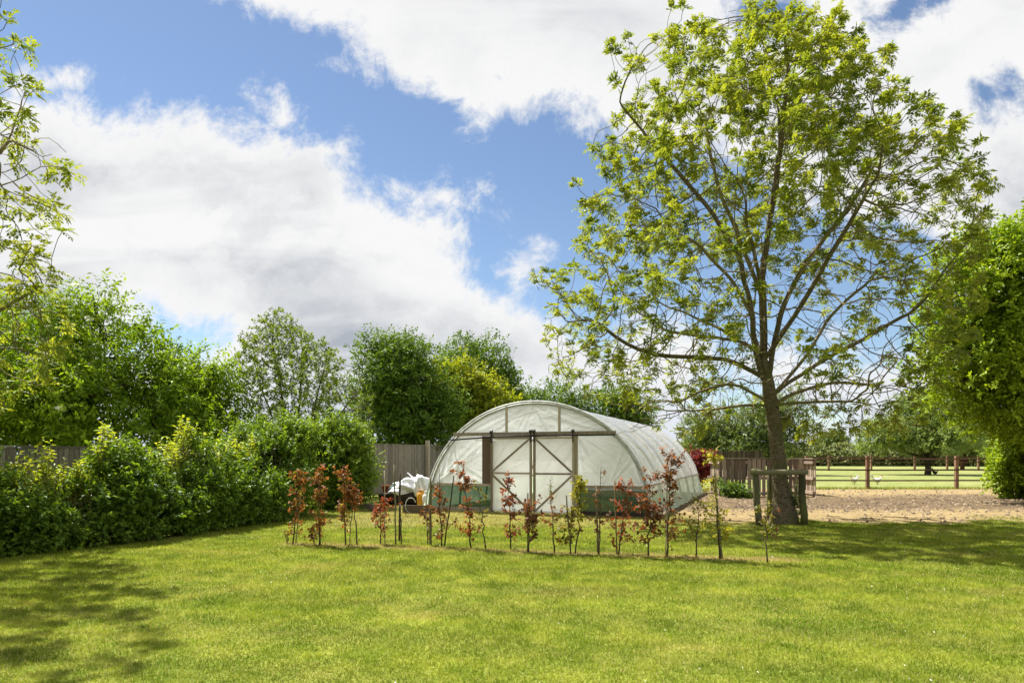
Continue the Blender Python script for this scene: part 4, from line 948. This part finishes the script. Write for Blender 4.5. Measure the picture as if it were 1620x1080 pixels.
c = px(650, 772, 19.6); lumpy('bulk_bag', (c[0], 19.6, .34), .50, .30, .22, M['white_sack'], 9, 'crumpled white woven bulk bag slumped on the soil heap', 'bag', .30, 2.6, tilt=.25)
c = px(668, 768, 19.1); lumpy('bulk_bag', (c[0], 19.1, .22), .22, .2, .33, M['white_sack'], 14, 'upright folded white sack propped against the tunnel hoop', 'bag', .26, 2.4, tilt=-.3)
c = px(625, 778, 20.2); lumpy('plastic_sack', (c[0], 20.2, .15), .20, .18, .22, M['teal_sack'], 17, 'dull green plastic sack beside the stacked terracotta pots', 'sack', .2)
for i, (x, Yv, z, rot) in enumerate([(606, 20.6, .0, 0), (612, 20.8, .26, 0), (619, 20.5, .0, 0)]):
    c = px(x, 790, Yv); pt = MB(i).lathe((0, 0, 0), [(.10, .012), (.105, .01), (.145, .22), (.165, .22), (.168, .27), (.150, .272), (.135, .20), (.10, .03)], 20).build('flower_pot', M['terracotta'], smooth=True)
    pt.location = (c[0], Yv, z); tag(pt, ['terracotta pot standing at the fence end of the pots', 'terracotta pot stacked on top of the other pots', 'terracotta pot next to the green plastic sack'][i], 'plant pot', 'terracotta pots by the fence')
def canister(c, mat, label, s=1.):
    o_ = MB(1).lathe((0, 0, 0), [(.10, 0), (.115, .02), (.115, .26), (.10, .30), (.04, .33), (.04, .37)], 18, sq=(1, .72)).build('canister', mat, smooth=True)
    h = MB(2).tube([(-.06, 0, .32), (-.05, 0, .40), (.02, 0, .41), (.07, 0, .31)], .013, 6).build('handle', mat, o_); MB(3).lathe((0, 0, .37), [(.045, 0), (.045, .03)], 12).build('cap', M['white_plastic'], o_)
    o_.location = c; o_.scale = (s, s, s); return tag(o_, label, 'canister')
c = px(667, 799, 18.75); canister((c[0], 18.75, .06), M['orange_plastic'], 'orange yellow plastic canister behind the timber edging', 1.1)
c = px(675, 800, 18.6); canister((c[0], 18.6, .06), M['white_plastic'], 'white plastic canister beside the polytunnel corner', .98)
e0, e1 = gx(637, 812), gx(680, 812); eb = MB(4).bar(e0 + (0, 0, .11), e1 + (0, -.1, .11), .045, .20, (0, 0, 1)).build('timber_edging', M['dark_stake'], bevel=.004)
tag(eb, 'dark timber board edging the bed beside the polytunnel', 'edging board')
c = gx(642, 812); a = np.linspace(.4, 5.6, 26); hs = MB(5).tube(np.stack((c[0] + .13 + .13 * np.cos(a), np.full(26, c[1] - .05), .20 + .19 * np.sin(a)), 1), .011, 6).build('garden_hose', M['hose'], smooth=True); tag(hs, 'loop of pale garden hose hanging over the dark timber board', 'hose')
c0, c1 = px(645, 748, 20.), px(660, 762, 19.5); tag(MB(6).tube([c0, (c0 + c1) / 2, c1, c1 + (c1 - c0) * .8 - (0, 0, .1)], .022, 8).build('grey_pipe', M['steel'], smooth=True), 'short grey pipe poking up out of the white bulk bag', 'pipe')
r_ = np.random.default_rng(3)
for i, (x, y) in enumerate([(590, 806), (600, 808), (583, 802)]):
    c = gx(x, y + 2); lumpy('stone', (c[0], c[1], -.02), .10 + .03 * i, .08, .07, M['stone'] if 'stone' in M else M['pallet_wood'], 40 + i, ['pale stone lying near the bush end', 'flat pale stone nearest the terracotta pots', 'larger pale stone at the foot of the dark bush'][i].replace('nearest', 'next to'), 'stone', .2, group='stones by the fence foot')

# ---- pallet enclosure
def pallet(c, wd, h, rz, seed, label, gap, rows):
    root = empty('pallet', c, rz, label=label, cat='pallet', group='pallets stood on edge'); rg = np.random.default_rng(seed); x = -wd / 2; k = 0
    while x < wd / 2 - .05:
        bw = .10 + .035 * rg.random(); hh = h - rg.random() * .02; mb = MB(seed * 10 + k); mb.box((x + bw / 2, rg.normal(0, .003), hh / 2 + .02), (bw, .02, hh)); mb.build('slat', M['pallet_wood'], root); x += bw + gap * (.6 + .8 * rg.random()); k += 1
    for z in rows: MB(seed * 10 + 60 + int(z * 10)).box((0, .06, z), (wd, .09, .10)).build('bearer', M['pallet_wood'], root)
    MB(seed * 10 + 90).box((0, .03, h + .035), (wd + .02, .15, .025)).build('top_board', M['pallet_wood'], root); return root
PY = 23.6
def pal(x0, x1, seed, label, gap, Yv=PY, top=724):
    a, b = px(x0, 785, Yv), px(x1, 785, Yv); h = CAM_Z + (720 - top) / 1080 * Yv - .05; return pallet(((a[0] + b[0]) / 2, Yv, 0), b[0] - a[0] - .03, h, 0, seed, label, gap, (.12, h / 2, h - .1))
pal(1137, 1182, 3, 'wider slatted pallet at the red shrub end of the enclosure', .022); pal(1182, 1222, 4, 'pallet with broad gaps, directly left of the ash trunk'.replace(' left of', ' before'), .05); pal(1226, 1273, 5, 'pallet showing between the ash trunk and the paddock rails', .06, 23.75)
for i, (x, Yv) in enumerate([(1136, 24.7), (1271, 24.9)]):
    q = px(x, 785, Yv); pallet((q[0], Yv, 0), 2.0, 1.28, R(90), 7 + i, ['side pallet closing the red shrub end of the enclosure', 'side pallet closing the paddock end of the enclosure'][i], .05, (.12, .62, 1.18))
sbush('nettle_clump', g0(1165, 23.0), [lob(1168, 779, 20, 9, 23.), lob(1152, 774, 11, 10, 23.), lob(1182, 784, 14, 6, 23.)], 80, 'hedge_leaf', 71, 'low dark green weeds growing at the foot of the pallets', .08, .14, bottom=.03)
sbush('red_shrub', g0(1106, 29.), [lob(1106, 728, 18, 14, 29.), lob(1110, 742, 22, 16, 29.), lob(1118, 722, 12, 9, 29.)], 260, 'wine_leaf', 72, 'wine red leaved shrub between the polytunnel and the pallets', .09, .2, bottom=.2)

# ---- paddock rails
def rails(name, Yv, xs_, top, zr_, label, thick, seed, post_w, x_end):
    root = empty(name, (0, Yv, 0), label=label, cat='fence'); rg = np.random.default_rng(seed)
    for i, x in enumerate(xs_):
        X = (x - 810) / 1080 * Yv; MB(seed + i).box((X, rg.normal(0, .01), top / 2), (post_w, post_w, top + .06), t=.5 + .3 * rg.random()).build('post', M['post_wood'], root, bevel=.008)
    Xs = [(x - 810) / 1080 * Yv for x in xs_] + [(x_end - 810) / 1080 * Yv]
    for z in zr_:
        for a, b in zip(Xs[:-1], Xs[1:]): MB(seed + 40 + int(z * 9)).bar((a, -post_w / 2 - .02, z + rg.normal(0, .008)), (b - .004, -post_w / 2 - .02, z + rg.normal(0, .008)), .03, thick, (0, 0, 1)).build('rail', M['rail_wood'], root)
    return root
rails('paddock_fence', 29., [1276, 1372.5, 1513, 1655], 1.38, (1.29, .82, .37), 'brown post and rail fence between the dirt track and the paddock', .062, 800, .13, 1760)
far = rails('paddock_fence', 64., [1210, 1262, 1311, 1378.5, 1447, 1498.5, 1548, 1600], 1.40, (1.30, .78), 'distant post and rail fence across the far side of the paddock', .075, 850, .15, 1680)
a, b = px(1560, 744, 64.), px(1585, 729, 64.); MB(3).bar(a - (0, 64.2, 0), b - (0, 64.2, 0), .1, .09, (0, 0, 1)).build('brace', M['rail_wood'], far)
# ragged grass along the foot of the near rails
r_ = np.random.default_rng(6); n = 5200; X = 12 + 16 * r_.random(n); Yv = 29.05 + .16 * r_.standard_normal(n); h = .05 + .10 * r_.random(n); a = r_.random(n) * 6.28; V = np.empty((n, 3, 3)); bb = np.stack((np.cos(a), np.sin(a), 0 * a), 1) * .010
V[:, 0] = np.stack((X, Yv, 0 * X), 1) - bb; V[:, 1] = np.stack((X, Yv, 0 * X), 1) + bb; V[:, 2] = np.stack((X + r_.normal(0, .05, n), Yv + r_.normal(0, .05, n), h), 1)
tag(link('grass_verge', np_mesh('grass_verge', V.reshape(-1, 3), np.arange(n * 3).reshape(-1, 3), np.repeat(r_.random(n), 3)), M['blades']), 'ragged longer grass along the foot of the paddock rails', 'grass', kind='stuff')

# ---- tree guard round the ash
tg = empty('tree_guard', tuple(gx(1236, 828)), label='mossy three post timber guard with one half round rail around the ash trunk', cat='tree guard'); o = np.array(tg.location)
def gpost(xb, yb, xt, yt, r0, seed):
    b = gx(xb, yb); t_ = px(xt, yt, b[1]); P = np.linspace(b, t_, 6) - o; P[1:-1] += np.random.default_rng(seed).normal(0, .006, (4, 3)); MB(seed).tube(P, np.linspace(r0 * 1.1, r0, 6), 12).build('post', M['mossy_wood'], tg, smooth=True)
gpost(1201, 832, 1194, 741, .062, 1); gpost(1218, 822, 1219, 744, .060, 2); gpost(1272, 831, 1267, 742, .066, 3)
a, b = px(1187, 746.5, 13.72) - o, px(1277, 746.5, 13.72) - o; MB(4).tube(np.linspace(a, b, 8), .052, 12).build('rail', M['mossy_wood'], tg, smooth=True)
# suckers and litter at its foot
sbush('weed_tuft', tuple(gx(1254, 828)), [lob(1256, 790, 10, 26, 14.2, .15), lob(1250, 820, 16, 8, 14.2, .2)], 60, 'grey_leaf', 73, 'dusty weeds and suckers at the foot of the ash inside its guard', .04, .09, bottom=.02)

# ---- hens
def hen(c, rz, s, body, label, head_up=True):
    rings = [(-.20, .27, .012, .05), (-.17, .25, .03, .07), (-.12, .20, .065, .075), (-.05, .17, .095, .10), (.03, .165, .095, .105), (.09, .185, .075, .09), (.125, .235, .045, .055), (.145, .285, .033, .038), (.155, .32, .034, .034), (.165, .35, .024, .02), (.17, .365, .006, .006)]
    if not head_up: rings = [(-.20, .24, .012, .05), (-.15, .22, .04, .07), (-.08, .16, .08, .09), (0, .13, .10, .10), (.08, .12, .08, .085), (.13, .15, .05, .055), (.16, .19, .035, .035), (.18, .21, .02, .02), (.185, .215, .005, .005)]
    V = []; F = []; n = 14
    for x, z, ry, rzv in rings:
        for i in range(n): a = 6.283 * i / n; V.append((x + .25 * rzv * math.sin(a) * (-1 if x < -.1 else .2), ry * math.cos(a), z + rzv * math.sin(a)))
    for j in range(len(rings) - 1):
        for i in range(n): k = (i + 1) % n; F.append((j * n + i, j * n + k, (j + 1) * n + k, (j + 1) * n + i))
    F += [tuple(range(n))[::-1], tuple(range(len(V) - n, len(V)))]
    me = bpy.data.meshes.new('hen'); me.from_pydata(V, [], F); me.polygons.foreach_set('use_smooth', np.ones(len(F), bool)); o_ = link('hen', me, body); o_.location = c; o_.rotation_euler = (0, 0, rz); o_.scale = (s, s, s); tag(o_, label, 'hen', 'hens in the paddock')
    hx, hz_ = rings[-3][0], rings[-3][1]
    MB(1).frame((hx + .005, 0, hz_ + .045), (.05, 0, .01), (0, .008, 0), (0, 0, .04)).frame((hx + .03, 0, hz_ - .03), (.012, 0, 0), (0, .012, 0), (0, 0, .035)).build('comb', M['comb'], o_)
    MB(2).add([(hx + .03, .01, hz_ + .01), (hx + .03, -.01, hz_ + .01), (hx + .03, 0, hz_ - .01), (hx + .068, 0, hz_ - .004)], [(0, 1, 3), (1, 2, 3), (2, 0, 3), (0, 2, 1)]).build('beak', M['beak'], o_)
    tl = MB(3)
    for k in range(5): a = 1.9 + .22 * k; tl.bar((-.15, (k - 2) * .008, .26), (-.15 + .17 * math.cos(a), (k - 2) * .03, .26 + .17 * math.sin(a)), .035, .006, (0, 1, 0))
    tl.build('tail', body, o_)
    for sg in (-1, 1):
        lg = MB(4).tube([(0, .04 * sg, .09), (.012, .045 * sg, .05), (.0, .045 * sg, .012)], .009, 6); [lg.bar((0, .045 * sg, .008), (.05 * math.cos(q), .045 * sg + .05 * math.sin(q), .006), .01, .008, (0, 0, 1)) for q in (-.5, 0, .5, 3.1)]; lg.build('leg', M['beak'], o_)
Yv = 33.5; hen(((1351 - 810) / 1080 * Yv, Yv, 0), R(200), 1.2, M['hen_white'], 'white hen with lowered tail behind the rails, on the ash side of the fence post')
hen(((1388 - 810) / 1080 * Yv, Yv, 0), R(-15), 1.2, M['hen_white'], 'white hen with cocked tail behind the rails, on the hornbeam side of the fence post')
Yv = 50.2; hen(((1479 - 810) / 1080 * Yv, Yv, 0), R(10), 1.25, M['hen_dark'], 'dark hen resting in the shade by the trunk of the round paddock tree', False)

# ================================================================ young hedging saplings and their canes
SG = 'young copper beech saplings planted in a line'
def sapling(xb, yb, yt, mats, dens, seed, label, xt=None, wide=.20, low=.12, hi=1., leaf=.050, bare_top=0.):
    rng = np.random.default_rng(seed); b = gx(xb, yb); Yv = b[1]; t_ = px(xt if xt is not None else xb + rng.normal(0, 4), yt, Yv); t_[1] += rng.normal(0, .04); H = t_[2]
    root = empty('beech_sapling', tuple(b), label=label, cat='sapling', group=SG); mb = MB(seed); n = 12
    P, q = taper(rng, (0, 0, 0), t_ - b, .009 + .004 * H, .003, n, .012); mb.tube(P, q, 5); tips = []
    for k in range(int(8 + 17 * H)):
        f = rng.uniform(low, .96); i = f * (n - 1); a = int(i); s0 = P[a] + (P[min(a + 1, n - 1)] - P[a]) * (i - a); an = rng.uniform(0, 6.283); L_ = wide * .72 * (1.15 - .55 * f) * rng.uniform(.4, 1.3)
        e_ = s0 + np.array((math.cos(an) * L_, math.sin(an) * L_, L_ * rng.uniform(.3, 1.1))); Q, w_ = taper(rng, s0, e_, .0042, .0018, 5, .05); mb.tube(Q, w_, 3, cap=False)
        for j in range(1, 5): tips.append((Q[j], unit(Q[j] - Q[j - 1]), f))
    for f in np.linspace(.5, 1, int(9 * H)): i = f * (n - 1); a = int(min(i, n - 2)); tips.append((P[a] + (P[a + 1] - P[a]) * (i - a), np.array((0, 0, 1.)), f))
    mb.build('stem', M['dark_bark'], root, smooth=True)
    tips = [t2 for t2 in tips if rng.random() < dens * (1 if t2[2] < 1 - bare_top else .12) and t2[2] <= hi + .01]
    if not tips: return root
    C = np.array([q_[0] for q_ in tips]); D = np.array([q_[1] for q_ in tips]); grp = rng.random(len(C)) < (.75 if len(mats) > 1 else 2)
    for mi, mat in enumerate(mats):
        sel = grp if mi == 0 else ~grp
        if not sel.any(): continue
        V, F, T = sprigs(rng, C[sel], D[sel], .055, 1, 5, leaf, leaf * .68, rng.random(sel.sum()), .1, .6); link('leaves', np_mesh('leaves', V, F, T), M[mat], root)
    return root
def cane(xb, yb, xt, yt, r0, mat, label, seed, name='garden_cane'):
    b = gx(xb, yb); t_ = px(xt, yt, b[1]); rg = np.random.default_rng(seed); P, q = taper(rg, (0, 0, 0), t_ - b, r0, r0 * .85, 7, .004)
    o_ = MB(seed).tube(P, q, 8).build(name, M[mat], smooth=True); o_.location = b; tag(o_, label, 'cane' if name == 'garden_cane' else 'stake', 'canes and stakes along the sapling line'); return o_
cp, br, rd, ol, ye = 'copper_leaf', 'brown_leaf', 'red_leaf', 'olive_leaf', 'yellow_leaf'
sapling(463, 861, 746, (cp, ol), .95, 1, 'bushy orange copper sapling first in the line, next to the hedge', 474, .17, .10)
sapling(455, 860, 838, (ol,), .10, 30, 'short leafless leaning stub at the hedge end of the line', 447, .06)
sapling(505, 863, 737, (cp, ol), 1., 2, 'tallest and fullest copper sapling of the group before the dark bush', 503, .17, .06, leaf=.052)
sapling(497, 861, 842, (br,), .2, 31, 'little dark side stem at the foot of the fullest copper sapling', 495, .06)
sapling(547, 863, 734, (cp, ol), .85, 3, 'copper sapling with bare gap below its top tuft, before the dark bush', 541, .16, .12)
sapling(565, 862, 768, (cp,), .55, 4, 'slim leaning sapling with copper leaves only near its top', 560, .14, .55)
sapling(602, 861, 796, (rd, cp), .95, 5, 'short round deep red sapling before the terracotta pots', 603, .24, .18, leaf=.050)
sapling(635, 862, 790, (br,), .06, 6, 'leafless crooked stem under the dark stake', 632, .10)
sapling(677, 862, 800, (br,), .35, 32, 'thin bare sapling with a few brown leaves beside the mossy green stake', 675, .10)
sapling(699, 865, 742, (br, cp), .8, 7, 'brown leaved sapling with long bare tip before the tunnel corner', 695, .20, .12, hi=.72)
sapling(745, 867, 728, (cp, rd), .75, 8, 'sapling with tall thin red top and bushy base before the green netting', 735, .20, .08)
sapling(768, 868, 768, (ol,), .14, 9, 'nearly bare dark sapling at the hinge side of the double doors', 757, .22, .35)
sapling(808, 870, 750, (rd, br), .72, 10, 'slender red sapling before the first of the two doors', 805, .20, .10)
sapling(836, 874, 795, (br,), 1., 11, 'dense low brown sapling before the meeting doors', 838, .26, .16, leaf=.052)
sapling(877, 875, 757, (cp, ol), .30, 12, 'thin sapling with fine bare twigs before the second door', 870, .20, .15, bare_top=.45)
sapling(902, 877, 800, (ol, br), .80, 13, 'olive green sapling with mixed brown leaves at the second door', 905, .20, .14)
sapling(910, 876, 754, (ye, ol), .80, 14, 'bright yellow green sapling against the door post and netting', 921, .14, .40)
sapling(947, 877, 738, (br, ol), .45, 15, 'sapling with bare twiggy top and a few low brown leaves', 950, .18, .12, bare_top=.55)
sapling(978, 878, 768, (rd, br), .90, 16, 'wide sapling of red and brown leaves beside a tall cane', 990, .30, .10, leaf=.052)
sapling(1026, 880, 752, (br, rd), 1., 17, 'dense dark copper sapling at the netted front corner of the tunnel', 1030, .26, .10, leaf=.052)
sapling(1055, 880, 722, (br, cp), .95, 18, 'tallest dark copper sapling before the side of the polytunnel', 1062, .28, .08, leaf=.052)
sapling(1101, 882, 790, (ol,), .40, 19, 'small slim olive sapling before the tunnel skirt', 1106, .20, .25)
sapling(1139, 885, 716, (ye, ol), .75, 20, 'tall yellow green sapling next to the dirt track', 1128, .22, .15, leaf=.048)
sapling(1214, 891, 800, (ol, br), .38, 21, 'last lone sapling with sparse olive leaves before the tree guard', 1211, .18, .3)
cane(468, 860, 478, 765, .009, 'cane', 'pale cane beside the first orange copper sapling', 1); cane(507, 862, 504, 752, .010, 'cane', 'pale cane through the fullest copper sapling', 2)
cane(553, 862, 559, 765, .008, 'cane', 'thin cane beside the copper sapling with the bare gap', 3); cane(609, 861, 608, 744, .009, 'cane', 'tall pale cane beside the short red sapling', 4)
cane(626, 862, 624, 735, .014, 'mossy_wood', 'tall slim mossy stake before the white sacks', 5, 'wooden_stake'); cane(632, 856, 632.5, 748, .020, 'dark_stake', 'thick dark stake before the white sacks', 6, 'wooden_stake')
cane(681, 863, 681, 756, .022, 'mossy_wood', 'mossy green stake at the tunnel front corner', 7, 'wooden_stake'); cane(703, 864, 718, 752, .013, 'dark_stake', 'leaning dark stake before the green netting', 8, 'wooden_stake')
cane(835, 873, 835, 779, .012, 'dark_stake', 'dark stake inside the dense low brown sapling', 9, 'wooden_stake'); cane(903, 876, 896, 783, .012, 'dark_stake', 'stake leaning beside the olive green sapling', 10, 'wooden_stake')
cane(946, 876, 944, 768, .016, 'cane', 'pale stake beside the sapling with bare twiggy top', 11, 'wooden_stake'); cane(976, 877, 972, 760, .012, 'cane', 'tall cane beside the wide red and brown sapling', 12)
cane(1053, 879, 1056, 752, .009, 'cane', 'thin cane in the tallest dark copper sapling', 13); cane(1142, 884, 1130, 742, .018, 'mossy_wood', 'leaning mossy stake holding the tall yellow green sapling', 14, 'wooden_stake')
